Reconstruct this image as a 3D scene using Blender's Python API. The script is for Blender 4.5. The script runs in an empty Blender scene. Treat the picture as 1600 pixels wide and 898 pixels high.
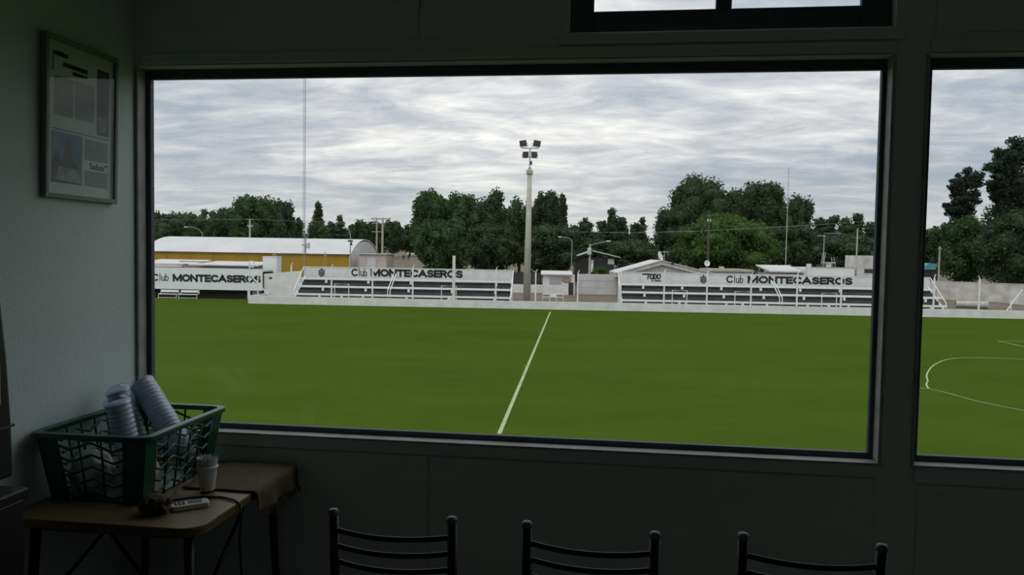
import bpy, bmesh, math, random
import numpy as np
from mathutils import Vector, Matrix, noise
sc = bpy.context.scene
col = sc.collection
rnd = random.Random(7)
R = math.radians

# ------------------------------------------------------------------ camera
FPX = 1170.0
YAW, PITCH, ROLL = R(7.1), math.atan(52 / FPX), R(.945)
EYE = 1.65            # above the room floor (z = 0)
FIELD_Z = -4.15       # the pitch lies one storey below the room
PHI = R(4.45)         # the ground is turned a little against the room
_F0 = Vector((-math.sin(YAW), math.cos(YAW), 0)); _R0 = Vector((math.cos(YAW), math.sin(YAW), 0)); _Z = Vector((0, 0, 1))
CF = math.cos(PITCH) * _F0 - math.sin(PITCH) * _Z
_U0 = math.cos(PITCH) * _Z + math.sin(PITCH) * _F0
CR = math.cos(ROLL) * _R0 + math.sin(ROLL) * _U0
CU = math.cos(ROLL) * _U0 - math.sin(ROLL) * _R0
cd = bpy.data.cameras.new('camera'); cam = bpy.data.objects.new('camera', cd); col.objects.link(cam)
cd.lens = 36 * FPX / 1600; cd.sensor_width = 36; cd.clip_start = .05; cd.clip_end = 3000
m = Matrix((CR, CU, -CF)).transposed().to_4x4(); m.translation = (0, 0, EYE)
cam.matrix_world = m
sc.camera = cam

# ------------------------------------------------------------------ view
vs = sc.view_settings
vs.view_transform = 'Standard'; vs.look = 'None'; vs.gamma = 1; vs.use_curve_mapping = False
vs.exposure = 0.0

# ------------------------------------------------------------------ sky
w = bpy.data.worlds.new('overcast'); sc.world = w; w.use_nodes = True
nt = w.node_tree; N = nt.nodes; L = nt.links; N.clear()
def nd(t, **k):
    n = N.new(t)
    for a, b in k.items(): setattr(n, a, b)
    return n
def math_(op, a, b=None, c=None):
    n = nd('ShaderNodeMath', operation=op)
    for i, v in enumerate((a, b, c)):
        if v is None: continue
        if isinstance(v, (int, float)): n.inputs[i].default_value = v
        else: L.new(v, n.inputs[i])
    return n.outputs[0]
tc = nd('ShaderNodeTexCoord'); sep = nd('ShaderNodeSeparateXYZ'); L.new(tc.outputs['Generated'], sep.inputs[0])
zc = math_('MAXIMUM', sep.outputs['Z'], 0.0)
den = math_('ADD', zc, .13)
px_ = math_('DIVIDE', sep.outputs['X'], den); py_ = math_('DIVIDE', sep.outputs['Y'], den)
cmb = nd('ShaderNodeCombineXYZ'); L.new(px_, cmb.inputs[0]); L.new(py_, cmb.inputs[1])
def noise_(scale, detail, rough, dist=0., off=(0, 0, 0), sx=1., sy=1.):
    mp = nd('ShaderNodeMapping'); L.new(cmb.outputs[0], mp.inputs[0])
    mp.inputs['Location'].default_value = off; mp.inputs['Scale'].default_value = (sx, sy, 1)
    n = nd('ShaderNodeTexNoise'); L.new(mp.outputs[0], n.inputs['Vector'])
    n.inputs['Scale'].default_value = scale; n.inputs['Detail'].default_value = detail
    n.inputs['Roughness'].default_value = rough; n.inputs['Distortion'].default_value = dist
    return n.outputs['Fac']
big = noise_(.55, 3, .5, .4, (3.1, 1.7, 0), .9, 1.1)
mid = noise_(1.9, 10, .60, .8, (0.4, 5.2, 0), .8, 1.3)
fine = noise_(5.5, 9, .62, .6, (8.4, 2.2, 0), .8, 1.3)
cl = math_('ADD', math_('MULTIPLY', big, .40), math_('ADD', math_('MULTIPLY', mid, .40), math_('MULTIPLY', fine, .20)))
ramp = nd('ShaderNodeValToRGB'); L.new(cl, ramp.inputs[0])
e = ramp.color_ramp.elements
e[0].position = .37; e[0].color = (.34, .41, .50, 1)
e[1].position = .645; e[1].color = (1.10, 1.07, 1.01, 1)
for p, c in ((.43, (.42, .455, .52, 1)), (.49, (.56, .575, .615, 1)), (.54, (.71, .715, .73, 1)), (.59, (.88, .87, .85, 1))):
    x = e.new(p); x.color = c
# a thin, slightly warm veil of haze low over the horizon
hz = nd('ShaderNodeMapRange'); L.new(sep.outputs['Z'], hz.inputs[0])
hz.inputs[1].default_value = 0; hz.inputs[2].default_value = .14; hz.inputs[3].default_value = .5; hz.inputs[4].default_value = 0
mx = nd('ShaderNodeMixRGB'); L.new(hz.outputs[0], mx.inputs[0]); L.new(ramp.outputs[0], mx.inputs[1]); mx.inputs[2].default_value = (.68, .695, .67, 1)
# overcast skies grow brighter towards the zenith
up = math_('MULTIPLY_ADD', zc, .85, 1.0)
bg = nd('ShaderNodeBackground'); L.new(mx.outputs[0], bg.inputs[0]); L.new(up, bg.inputs[1])
wo = nd('ShaderNodeOutputWorld'); L.new(bg.outputs[0], wo.inputs[0])

# veiled sun, high behind the club house
sd = bpy.data.lights.new('veiled_sun', 'SUN'); sd.energy = 1.1; sd.angle = R(50); sd.color = (1, .97, .92)
so = bpy.data.objects.new('veiled_sun', sd); col.objects.link(so)
so.rotation_euler = Vector((.25, .55, -.95)).to_track_quat('-Z', 'Y').to_euler()

# light portals in the window openings (they only guide sampling of the sky)
def portal(x0, x1, z0, z1):
    a = bpy.data.lights.new('window_portal', 'AREA'); a.shape = 'RECTANGLE'; a.size = x1 - x0; a.size_y = z1 - z0
    a.cycles.is_portal = True
    o = bpy.data.objects.new('window_portal', a); col.objects.link(o)
    o.location = ((x0 + x1) / 2, 3.12, (z0 + z1) / 2); o.rotation_euler = (R(-90), 0, 0)
portal(-1.93, 1.02, .9, 2.37); portal(1.19, 3.6, .9, 2.37); portal(-.08, .95, 2.6, 3.0); portal(4.33, 7.35, .9, 2.37)

# ------------------------------------------------------------------ helpers
def ray(px, py): return CF + (px - 800) / FPX * CR - (py - 449) / FPX * CU
ROTF = Matrix.Rotation(PHI, 3, 'Z'); ROTB = Matrix.Rotation(-PHI, 3, 'Z')
def fld(px, py, v):           # a point of the outdoor frame (u along the far wall, v away, z above the pitch)
    d = ROTB @ ray(px, py); p = d * (v / d.y)
    return Vector((p.x, v, p.z + EYE - FIELD_Z))
def U(px, v, py=440): return fld(px, py, v).x
def ZZ(px, py, v): return fld(px, py, v).z
def gnd(px, py, z=0):
    d = ROTB @ ray(px, py); t = (z - (EYE - FIELD_Z)) / d.z
    p = d * t; return Vector((p.x, p.y, z))
def ground(v): return 0 if v < 81 else (v - 81) / 13 if v < 94 else 1.0 if v < 110 else 1.0 + (v - 110) * .0215

class MB:
    def __init__(s): s.v = []; s.f = []; s.mi = []
    def add(s, vs, fs, mi=0):
        b = len(s.v); s.v += [tuple(x) for x in vs]; s.f += [tuple(b + i for i in q) for q in fs]; s.mi += [mi] * len(fs); return s
    def box(s, x0, x1, y0, y1, z0, z1, mi=0):
        return s.add([(x0, y0, z0), (x1, y0, z0), (x1, y1, z0), (x0, y1, z0), (x0, y0, z1), (x1, y0, z1), (x1, y1, z1), (x0, y1, z1)],
                     [(0, 3, 2, 1), (4, 5, 6, 7), (0, 1, 5, 4), (1, 2, 6, 5), (2, 3, 7, 6), (3, 0, 4, 7)], mi)
    def tube(s, pts, r, n=8, mi=0, cap=True, closed=False):
        pts = [Vector(p) for p in pts]; k = len(pts)
        rs = r if isinstance(r, (list, tuple)) else [r] * k
        vs = []; fs = []; ref = None
        for i in range(k):
            if closed: t = (pts[(i + 1) % k] - pts[i - 1])
            else: t = pts[min(i + 1, k - 1)] - pts[max(i - 1, 0)]
            t.normalize()
            if ref is None:
                ref = Vector((0, 0, 1)) if abs(t.z) < .9 else Vector((1, 0, 0))
            a = t.cross(ref)
            if a.length < 1e-5: a = t.orthogonal()
            a.normalize(); b = a.cross(t).normalized(); ref = b
            for j in range(n):
                q = 2 * math.pi * (j + .5) / n
                vs.append(pts[i] + rs[i] * (math.cos(q) * a + math.sin(q) * b))
        for i in range(k if closed else k - 1):
            for j in range(n):
                i2 = (i + 1) % k
                fs.append((i * n + j, i * n + (j + 1) % n, i2 * n + (j + 1) % n, i2 * n + j))
        if cap and not closed:
            fs.append(tuple(range(n - 1, -1, -1))); fs.append(tuple((k - 1) * n + j for j in range(n)))
        return s.add(vs, fs, mi)
    def lathe(s, prof, n=20, c=(0, 0, 0), mi=0, capb=True, capt=True):
        vs = []; fs = []; k = len(prof)
        for r_, z in prof:
            for j in range(n):
                q = 2 * math.pi * j / n; vs.append((c[0] + r_ * math.cos(q), c[1] + r_ * math.sin(q), c[2] + z))
        for i in range(k - 1):
            for j in range(n): fs.append((i * n + j, i * n + (j + 1) % n, (i + 1) * n + (j + 1) % n, (i + 1) * n + j))
        if capb: fs.append(tuple(range(n - 1, -1, -1)))
        if capt: fs.append(tuple((k - 1) * n + j for j in range(n)))
        return s.add(vs, fs, mi)
    def prism(s, poly, axis, a0, a1, mi=0):       # polygon extruded along axis 'x', 'y' or 'z'
        n = len(poly)
        def p3(q, a): return {'x': (a, q[0], q[1]), 'y': (q[0], a, q[1]), 'z': (q[0], q[1], a)}[axis]
        vs = [p3(q, a0) for q in poly] + [p3(q, a1) for q in poly]
        fs = [tuple(range(n - 1, -1, -1)), tuple(range(n, 2 * n))] + [(i, (i + 1) % n, n + (i + 1) % n, n + i) for i in range(n)]
        return s.add(vs, fs, mi)
    def mesh(s, name, smooth=False, fix=True):
        me = bpy.data.meshes.new(name); me.from_pydata(s.v, [], s.f)
        if fix:
            bm = bmesh.new(); bm.from_mesh(me); bmesh.ops.recalc_face_normals(bm, faces=bm.faces); bm.to_mesh(me); bm.free()
        for i, p in enumerate(me.polygons): p.material_index = s.mi[i]
        if smooth: me.shade_smooth()
        return me
    def build(s, name, mat, parent=None, smooth=False, bevel=0, seg=2):
        me = s.mesh(name, smooth)
        for mm in (mat if isinstance(mat, (list, tuple)) else [mat]): me.materials.append(mm)
        o = bpy.data.objects.new(name, me); col.objects.link(o); o.parent = parent
        if bevel:
            b = o.modifiers.new('bevel', 'BEVEL'); b.width = bevel; b.segments = seg; b.limit_method = 'ANGLE'; b.angle_limit = R(40)
        return o
def tag(o, label=None, cat=None, group=None, kind=None):
    if label: o['label'] = label
    if cat: o['category'] = cat
    if group: o['group'] = group
    if kind: o['kind'] = kind
    return o
def infield(o, u, v, z, rz=0):          # put a thing at (u, v, z) of the outdoor frame
    o.location = ROTF @ Vector((u, v, 0)) + Vector((0, 0, z + FIELD_Z)); o.rotation_euler = (0, 0, PHI + rz); return o
def thing(name, label, cat, loc=None, rz=0, group=None, fl=None, kind=None):
    o = bpy.data.objects.new(name, None); col.objects.link(o); o.empty_display_size = .2
    if fl is not None: infield(o, *fl, rz)
    else: o.location = loc or (0, 0, 0); o.rotation_euler = (0, 0, rz)
    return tag(o, label, cat, group, kind)
def ordn(i): return ['first', 'second', 'third', 'fourth', 'fifth', 'sixth', 'seventh', 'eighth', 'ninth', 'tenth', 'eleventh', 'twelfth', 'thirteenth', 'fourteenth', 'fifteenth', 'sixteenth', 'seventeenth'][i]

# ------------------------------------------------------------------ materials
def mat(name, c, rough=.7, var=.12, scale=6, metal=0, c2=None, bump=0, bscale=None, spec=.4, detail=5, coord='Object', sc3=None):
    m = bpy.data.materials.new(name); m.use_nodes = True
    n = m.node_tree.nodes; l = m.node_tree.links; b = n['Principled BSDF']
    b.inputs['Roughness'].default_value = rough; b.inputs['Metallic'].default_value = metal
    b.inputs['Specular IOR Level'].default_value = spec
    t = n.new('ShaderNodeTexCoord'); mp = n.new('ShaderNodeMapping'); l.new(t.outputs[coord], mp.inputs[0])
    if sc3: mp.inputs['Scale'].default_value = sc3
    ns = n.new('ShaderNodeTexNoise'); ns.inputs['Scale'].default_value = scale; ns.inputs['Detail'].default_value = detail; l.new(mp.outputs[0], ns.inputs['Vector'])
    rp = n.new('ShaderNodeValToRGB'); l.new(ns.outputs['Fac'], rp.inputs[0])
    c2 = c2 or tuple(x * (1 - 2 * var) for x in c)
    rp.color_ramp.elements[0].position = .32; rp.color_ramp.elements[1].position = .68
    rp.color_ramp.elements[0].color = (*c2, 1); rp.color_ramp.elements[1].color = (*c, 1)
    l.new(rp.outputs[0], b.inputs['Base Color'])
    if bump:
        n2 = n.new('ShaderNodeTexNoise'); n2.inputs['Scale'].default_value = bscale or scale * 6; n2.inputs['Detail'].default_value = 4; l.new(mp.outputs[0], n2.inputs['Vector'])
        bp = n.new('ShaderNodeBump'); bp.inputs['Strength'].default_value = bump; bp.inputs['Distance'].default_value = .01
        l.new(n2.outputs['Fac'], bp.inputs['Height']); l.new(bp.outputs[0], b.inputs['Normal'])
    return m
def glassmat(name, tint=(.97, .98, .975), ior=1.45, rough=0.0):
    m = bpy.data.materials.new(name); m.use_nodes = True; n = m.node_tree.nodes; l = m.node_tree.links; n.clear()
    o = n.new('ShaderNodeOutputMaterial'); mx = n.new('ShaderNodeMixShader'); tr = n.new('ShaderNodeBsdfTransparent'); gl = n.new('ShaderNodeBsdfGlossy'); fr = n.new('ShaderNodeFresnel')
    tr.inputs[0].default_value = (*tint, 1); gl.inputs['Roughness'].default_value = rough; fr.inputs['IOR'].default_value = ior
    ge = n.new('ShaderNodeNewGeometry'); iv = n.new('ShaderNodeMath'); iv.operation = 'SUBTRACT'; iv.inputs[0].default_value = 1; l.new(ge.outputs['Backfacing'], iv.inputs[1])
    ml = n.new('ShaderNodeMath'); ml.operation = 'MULTIPLY'; l.new(fr.outputs[0], ml.inputs[0]); l.new(iv.outputs[0], ml.inputs[1])
    l.new(ml.outputs[0], mx.inputs[0]); l.new(tr.outputs[0], mx.inputs[1]); l.new(gl.outputs[0], mx.inputs[2]); l.new(mx.outputs[0], o.inputs[0])
    return m
M = {}
M['wall'] = mat('wall_paint', (.70, .75, .72), .75, .03, 3, bump=.08, bscale=90)
M['wallL'] = mat('wall_paint_light', (.58, .66, .67), .7, .03, 2.5, bump=.12, bscale=60)
M['board'] = mat('painted_board', (.66, .71, .68), .6, .05, 5, sc3=(1, 1, 4), bump=.1)
M['ceil'] = mat('ceiling_board', (.78, .79, .77), .8, .05, 3)
M['floor'] = mat('floor_tile', (.24, .225, .21), .5, .1, 4)
M['alu'] = mat('grey_aluminium', (.10, .11, .135), .6, .06, 12)
M['alul'] = mat('worn_frame_edge', (.42, .43, .41), .55, .15, 14)
M['glass'] = glassmat('window_glass')
M['pglass'] = glassmat('picture_glass', (.95, .97, .96), 1.36)
M['black'] = mat('black_metal', (.008, .008, .009), .42, .1, 20, spec=.28)
M['blackp'] = mat('black_plastic', (.010, .010, .011), .4, .1, 15)
M['cap'] = mat('grey_cap', (.10, .10, .10), .45, .1, 20)
M['wood'] = mat('table_laminate', (.16, .115, .055), .45, .15, 7, sc3=(1, 8, 1), bump=.05)
M['edge'] = mat('table_edge', (.12, .08, .035), .4, .1, 20)
M['cloth'] = mat('burlap', (.12, .09, .05), .95, .18, 60, bump=.6, bscale=350)
M['green'] = mat('green_plastic', (.002, .060, .026), .35, .08, 6, spec=.5)
M['cupw'] = mat('white_plastic', (.72, .72, .74), .35, .04, 10)
M['bag'] = mat('white_bag', (.60, .64, .62), .45, .1, 9, bump=.3, bscale=30)
M['film'] = glassmat('clear_film', (.80, .85, .94), 1.6, .16)
M['clear'] = glassmat('clear_plastic', (.80, .82, .84), 1.5, .08)
M['device'] = mat('device_plastic', (.55, .53, .47), .4, .04, 10)
M['pouch'] = mat('dark_pouch', (.03, .022, .02), .8, .3, 12, c2=(.07, .045, .03), bump=.4)
M['paper'] = mat('paper', (.62, .67, .64), .8, .04, 8)
M['pframe'] = mat('picture_frame', (.20, .24, .23), .5, .08, 10)
M['ink'] = mat('ink', (.025, .025, .025), .8, .1, 20)
M['inkg'] = mat('newsprint', (.36, .40, .39), .8, .22, 160, detail=2, sc3=(1, 1, 2.5))
M['phb'] = mat('photo_blue', (.07, .24, .36), .6, .1, 9, c2=(.03, .12, .18))
M['phd'] = mat('photo_dark', (.04, .045, .045), .6, .1, 16, c2=(.015, .018, .018))
M['phl'] = mat('photo_light', (.38, .44, .44), .6, .1, 22, c2=(.12, .15, .15))
M['grass'] = mat('turf', (.064, .099, .012), 1, .1, .16, c2=(.044, .079, .010), spec=0, bump=.25, bscale=9, detail=9, sc3=(.45, 1, 1))
[n for n in M['grass'].node_tree.nodes if n.type == 'TEX_NOISE'][0].inputs['Roughness'].default_value = .82
M['line'] = mat('line_paint', (.42, .46, .27), .9, .1, 1.5, c2=(.28, .34, .15))
M['dirt'] = mat('dirt', (.19, .16, .125), .95, .12, .35, c2=(.14, .12, .09), spec=.1, bump=.4, bscale=4)
M['white'] = mat('whitewash', (.72, .72, .70), .8, .05, 1.1, c2=(.60, .60, .58), bump=.1)
M['whiteb'] = mat('whitewash_bright', (.74, .76, .76), .7, .04, .7)
M['whited'] = mat('whitewash_stained', (.62, .61, .59), .85, .15, .8, c2=(.38, .36, .34), bump=.2)
M['pipe'] = mat('white_pipe', (.78, .80, .79), .5, .05, 3)
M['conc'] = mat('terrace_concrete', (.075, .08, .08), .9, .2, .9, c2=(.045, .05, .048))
M['concl'] = mat('pole_concrete', (.46, .44, .38), .85, .1, 1.2, c2=(.36, .35, .30))
M['grey'] = mat('grey_render', (.56, .56, .56), .85, .1, .6)
M['roofw'] = mat('white_roof', (.60, .595, .595), .6, .05, .3, c2=(.52, .515, .515))
M['yellow'] = mat('yellow_wall', (.40, .25, .022), .75, .1, .5, c2=(.32, .20, .018))
M['pink'] = mat('pale_pink_wall', (.52, .46, .43), .85, .1, .7)
M['dgreen'] = mat('dark_green_board', (.02, .045, .035), .7, .15, 1)
M['letter'] = mat('black_lettering', (.02, .022, .022), .7, .1, 3)
M['red'] = mat('red_sign_paint', (.30, .07, .06), .6, .1, 3)
M['steel'] = mat('galvanised_steel', (.35, .36, .37), .5, .08, 3, metal=.4)
M['lampb'] = mat('floodlight_body', (.05, .05, .05), .5, .1, 5)
M['lampg'] = mat('floodlight_glass', (.13, .11, .10), .15, .1, 5)
M['bark'] = mat('bark', (.09, .075, .055), .9, .2, 2, bump=.4)
M['teal'] = mat('teal_tarpaulin', (.10, .34, .36), .6, .12, 1)
M['cloths'] = mat('dark_clothing', (.02, .022, .03), .9, .2, 4)
M['dish'] = mat('dish_white', (.78, .78, .77), .4, .05, 3)
def leafmat(name, c, c2):
    m = mat(name, c, .65, .1, .55, c2=c2, detail=6, spec=.25)
    n = m.node_tree.nodes; l = m.node_tree.links; b = n['Principled BSDF']; o = n['Material Output']
    tr = n.new('ShaderNodeBsdfTranslucent'); tr.inputs[0].default_value = (c[0] * 1.2, c[1] * 1.3, c[2] * .6, 1)
    mx = n.new('ShaderNodeMixShader'); mx.inputs[0].default_value = .25
    l.new(b.outputs[0], mx.inputs[1]); l.new(tr.outputs[0], mx.inputs[2]); l.new(mx.outputs[0], o.inputs[0]); return m
M['leafd'] = leafmat('leaf_dark', (.055, .085, .042), (.032, .052, .028))
M['leafm'] = leafmat('leaf_mid', (.060, .105, .036), (.034, .064, .024))
M['leafb'] = leafmat('leaf_bright', (.075, .130, .028), (.045, .086, .020))
M['leafp'] = leafmat('leaf_pine', (.040, .058, .040), (.022, .034, .025))
M['leafo'] = leafmat('leaf_olive', (.060, .088, .036), (.040, .060, .027))

# ================================================================== THE ROOM
XL, YW, ZC = -2.005, 3.0, 3.15
XR, YB = 8.2, -3.6
def struct(name, b, m, parent=None, label=None, **k):
    o = b.build(name, m, parent, **k)
    if parent is None: tag(o, label, None, None, 'structure')
    return o
tag(struct('floor', MB().box(XL - .2, XR + .2, YB - .2, YW + .08, -.2, 0), M['floor']), 'dark tiled floor of the club room')
tag(struct('ceiling', MB().box(XL - .2, XR + .2, YB - .2, YW + .08, ZC, ZC + .2), M['ceil']), 'dim board ceiling of the club room')
tag(struct('wall_left', MB().box(XL - .2, XL, YB - .2, YW + .08, 0, ZC), M['wallL']), 'pale painted side wall with the framed newspaper page')
tag(struct('wall_right', MB().box(XR, XR + .2, YB - .2, YW + .08, 0, ZC), M['wallL']), 'pale painted side wall opposite the framed page')
tag(struct('wall_back', MB().box(XL, XR, YB - .2, YB, 0, ZC), M['wallL']), 'pale rear wall of the club room')
# window wall: a grid of cells with the openings left out
W1 = (-1.999, 1.060, .868, 2.420); W2 = (1.172, 4.2, .868, 2.420); W3 = (-.162, 1.060, 2.527, 3.06); W_ADDED = (4.33, 7.35, .868, 2.420)
xs = sorted({XL, XR, W1[0], W1[1], W2[0], W2[1], W3[0], W_ADDED[0], W_ADDED[1]}); zs = sorted({0, ZC, .868, 2.420, 2.527, 3.06})
b = MB()
for i in range(len(xs) - 1):
    for j in range(len(zs) - 1):
        cx, cz = (xs[i] + xs[i + 1]) / 2, (zs[j] + zs[j + 1]) / 2
        if any(q[0] < cx < q[1] and q[2] < cz < q[3] for q in (W1, W2, W3, W_ADDED)): continue
        b.box(xs[i], xs[i + 1], YW, YW + .08, zs[j], zs[j + 1])
tag(struct('wall_front', b, M['wall']), 'dark backlit wall around the wide windows')
def window(n, q, bars, label, ledge=True, fl_=.030, fr_=.026, fb=.029, ft=.041):
    x0, x1, z0, z1 = q
    t = thing('window_%d' % n, label, None, kind='structure')
    a, c = YW + .050, YW + .078
    MB().box(x0, x0 + fl_, a, c, z0, z1).build('frame_stile', M['alu'], t, bevel=.004)
    MB().box(x1 - fr_, x1, a, c, z0, z1).build('frame_stile', M['alu'], t, bevel=.004)
    MB().box(x0 + fl_, x1 - fr_, a, c, z1 - ft, z1).build('frame_rail', M['alu'], t, bevel=.004)
    MB().box(x0 + fl_, x1 - fr_, a, c, z0, z0 + fb).build('frame_rail', M['alu'], t, bevel=.004)
    e = [x0 + fl_] + [v for bb in bars for v in bb] + [x1 - fr_]
    for bb in bars: MB().box(bb[0], bb[1], a, c, z0 + fb, z1 - ft).build('mullion', M['alu'], t, bevel=.004)
    for i in range(0, len(e), 2):
        MB().box(e[i], e[i + 1], YW + .068, YW + .074, z0 + fb, z1 - ft).build('pane', M['glass'], t)
    # pale worn bead along the inner lip of the frame
    if ledge:
        MB().box(x0 + .0005, x1 + .004, YW - .014, YW + .049, z0 - .006, z0 + .006).build('sill_bead', M['alul'], t, bevel=.003)
        MB().box(x1 - .010, x1 + .004, YW - .010, YW + .049, z0 + .006, z1).build('side_bead', M['alul'], t, bevel=.003)
        MB().box(x0 + .0005, x0 + .010, YW - .010, YW + .049, z0 + .006, z1).build('side_bead', M['alul'], t, bevel=.003)
        MB().box(x0 + .010, x1 - .010, YW - .010, YW + .049, z1 - .003, z1 + .004).build('head_bead', M['board'], t, bevel=.003)
    return t
window(1, W1, [], 'wide picture window in a grey metal frame looking onto the football pitch')
window(2, W2, [(2.66, 2.72)], 'second picture window, cut off by the right edge of the photo', fl_=.044)
window(3, W3, [(.407, .467)], 'small two-pane upper window above the wide picture window', ledge=False, fl_=.094, fr_=.110, fb=.096)
window(4, W_ADDED, [(5.8, 5.86)], 'unseen third picture window added farther along the wall to brighten the room')  # unseen opening, added to let more daylight into the room
# boards and battens on the window wall
def trim(n, x0, x1, z0, z1, d, label, m='board'):
    tag(struct('trim_%d' % n, MB().box(x0, x1, YW - d, YW, z0, z1), M[m], bevel=.003), label)
trim(1, -1.97, 1.058, 2.426, 2.468, .016, 'painted head board above the wide window')
trim(2, 1.186, 4.25, 2.426, 2.468, .016, 'painted head board above the right window')
trim(3, -1.97, 1.056, .818, .864, .014, 'painted apron board below the wide window')
trim(4, 1.186, 4.25, .806, .864, .014, 'painted apron board below the right window')
trim(5, -.702, 1.046, .10, .812, .007, 'wide painted wall panel below the wide window')
trim(6, -1.97, -.712, .10, .812, .007, 'painted wall panel behind the corner table')
trim(7, -1.97, -.772, 2.512, 3.14, .007, 'painted wall panel above the left end of the wide window')
trim(8, -.762, -.20, 2.512, 3.14, .007, 'narrow painted wall panel left of the upper window')
trim(9, 1.20, 4.25, 2.50, 3.14, .010, 'painted wall panel above the right window')
trim(10, 1.20, 4.25, .10, .798, .007, 'painted wall panel below the right window')
trim(11, -.2, 1.09, 2.477, 2.519, .012, 'narrow painted ledge board under the upper window')
tag(struct('trim_12', MB().box(-.84, -.765, YW - .05, YW - .008, 2.63, 2.74), M['board'], bevel=.003), 'small painted junction box high on the wall')
tag(struct('baseboard_front', MB().box(XL, XR, YW - .016, YW - .008, 0, .09), M['board']), 'painted baseboard under the windows')

# ------------------------------------------------------------------ framed page on the left wall
t = thing('picture_frame', 'glazed frame with a newspaper page hanging on the left wall', 'picture', (XL, 2.647, 2.12))
t.rotation_euler = (0, R(1.2), 0)
PW, PH = .395, .585      # along y, along z
x0 = .006
for (y0, y1, z0, z1) in ((-PW / 2, PW / 2, PH / 2 - .018, PH / 2), (-PW / 2, PW / 2, -PH / 2, -PH / 2 + .018), (-PW / 2, -PW / 2 + .016, -PH / 2 + .018, PH / 2 - .018), (PW / 2 - .016, PW / 2, -PH / 2 + .018, PH / 2 - .018)):
    MB().box(x0, x0 + .022, y0, y1, z0, z1).build('frame_bar', M['pframe'], t, bevel=.002)
MB().box(x0, x0 + .008, -PW / 2 + .016, PW / 2 - .016, -PH / 2 + .018, PH / 2 - .018).build('mat_board', M['paper'], t)
MB().box(x0 + .014, x0 + .017, -PW / 2 + .016, PW / 2 - .016, -PH / 2 + .018, PH / 2 - .018).build('glass', M['pglass'], t)
pg = MB().box(x0 + .008, x0 + .0088, -.160, .160, -.245, .245).build('newspaper_page', M['paper'], t)
def ink(name, y0, y1, z0, z1, m): return MB().box(x0 + .0088, x0 + .0096, y0, y1, z0, z1).build(name, M[m], pg)
ink('headline', -.152, -.148, .165, .240, 'ink'); ink('headline', -.145, -.075, .222, .238, 'ink'); ink('headline', -.10, .03, .190, .206, 'ink'); ink('headline', -.05, .03, .170, .182, 'ink')
ink('photo', .085, .155, -.03, .225, 'phd'); ink('photo', .092, .150, -.02, .04, 'phl')
ink('text_column', -.145, -.045, .01, .15, 'inkg'); ink('text_column', -.035, .07, .01, .15, 'inkg')
ink('rule', -.155, .155, -.042, -.039, 'ink')
ink('photo', -.155, .005, -.235, -.050, 'phb')
pp = MB().prism([(-.155 + .16 * a, -.235 + .185 * c) for a, c in ((.0, .35), (.12, .62), (.22, .60), (.30, .36), (.42, .52), (.44, .80), (.53, .90), (.63, .80), (.66, .5), (.86, .34), (.98, .0), (0, 0))], 'x', x0 + .0096, x0 + .0102).build('photo_figure', M['phd'], pg)
MB().prism([(-.155 + .16 * a, -.235 + .185 * c) for a, c in ((.22, .32), (.9, .30), (.96, .03), (.12, .06))], 'x', x0 + .0102, x0 + .0106).build('photo_banner', M['phl'], pg)
ink('text_column', .020, .150, -.135, -.055, 'inkg'); ink('text_column', .020, .150, -.235, -.175, 'inkg')

def text_mesh(s, u0, u1, z0, z1, depth, offset=0., shear=0.):
    c = bpy.data.curves.new('txt', 'FONT'); c.body = s; c.offset = offset; c.shear = shear; c.resolution_u = 4
    o = bpy.data.objects.new('txt', c); col.objects.link(o)
    me = bpy.data.meshes.new_from_object(o.evaluated_get(bpy.context.evaluated_depsgraph_get()))
    bpy.data.objects.remove(o); bpy.data.curves.remove(c)
    co = np.array([v.co[:] for v in me.vertices]); a = co.min(0); d = co.max(0) - a
    bm = bmesh.new(); bm.from_mesh(me)
    for v in bm.verts: v.co = (u0 + (v.co.x - a[0]) / d[0] * (u1 - u0), 0, z0 + (v.co.y - a[1]) / d[1] * (z1 - z0))
    r = bmesh.ops.extrude_face_region(bm, geom=list(bm.faces))
    for v in r['geom']:
        if isinstance(v, bmesh.types.BMVert): v.co.y -= depth
    bmesh.ops.recalc_face_normals(bm, faces=bm.faces)
    bm.to_mesh(me); bm.free(); return me
def text(name, s, m, parent, u0, u1, z0, z1, y, depth=.02, offset=0., shear=0., rot=None):
    me = text_mesh(s, u0, u1, z0, z1, depth, offset, shear); me.materials.append(M[m])
    o = bpy.data.objects.new(name, me); col.objects.link(o); o.parent = parent; o.location.y = y
    if rot: o.rotation_euler = rot
    return o
s_ = text('headline', 'Salan”', 'ink', pg, .045, .150, -.168, -.143, 0, .0008, .012)
s_.location = (x0 + .0088, 0, 0); s_.rotation_euler = (0, 0, R(90))

# ------------------------------------------------------------------ corner table
TX0, TX1, TY0, TY1, TZ = -1.975, -1.283, 2.225, 2.975, .75
def rrect(x0, x1, y0, y1, r, n=6):
    p = []
    for cx, cy, a in ((x1 - r, y1 - r, 0), (x0 + r, y1 - r, 90), (x0 + r, y0 + r, 180), (x1 - r, y0 + r, 270)):
        for k in range(n + 1):
            q = R(a + 90 * k / n); p.append((cx + r * math.cos(q), cy + r * math.sin(q)))
    return p
tb = thing('corner_table', 'small wooden table with metal legs in the corner under the green crate', 'table', ((TX0 + TX1) / 2, (TY0 + TY1) / 2, 0))
hx, hy = (TX1 - TX0) / 2, (TY1 - TY0) / 2
MB().prism(rrect(-hx, hx, -hy, hy, .07), 'z', TZ - .022, TZ).build('tabletop', M['wood'], tb, bevel=.003)
ed = MB(); o_ = rrect(-hx - .002, hx + .002, -hy - .002, hy + .002, .07); n_ = len(o_)
ed.prism(o_, 'z', TZ - .030, TZ - .004); ed.build('edge_band', M['edge'], tb)
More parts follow.
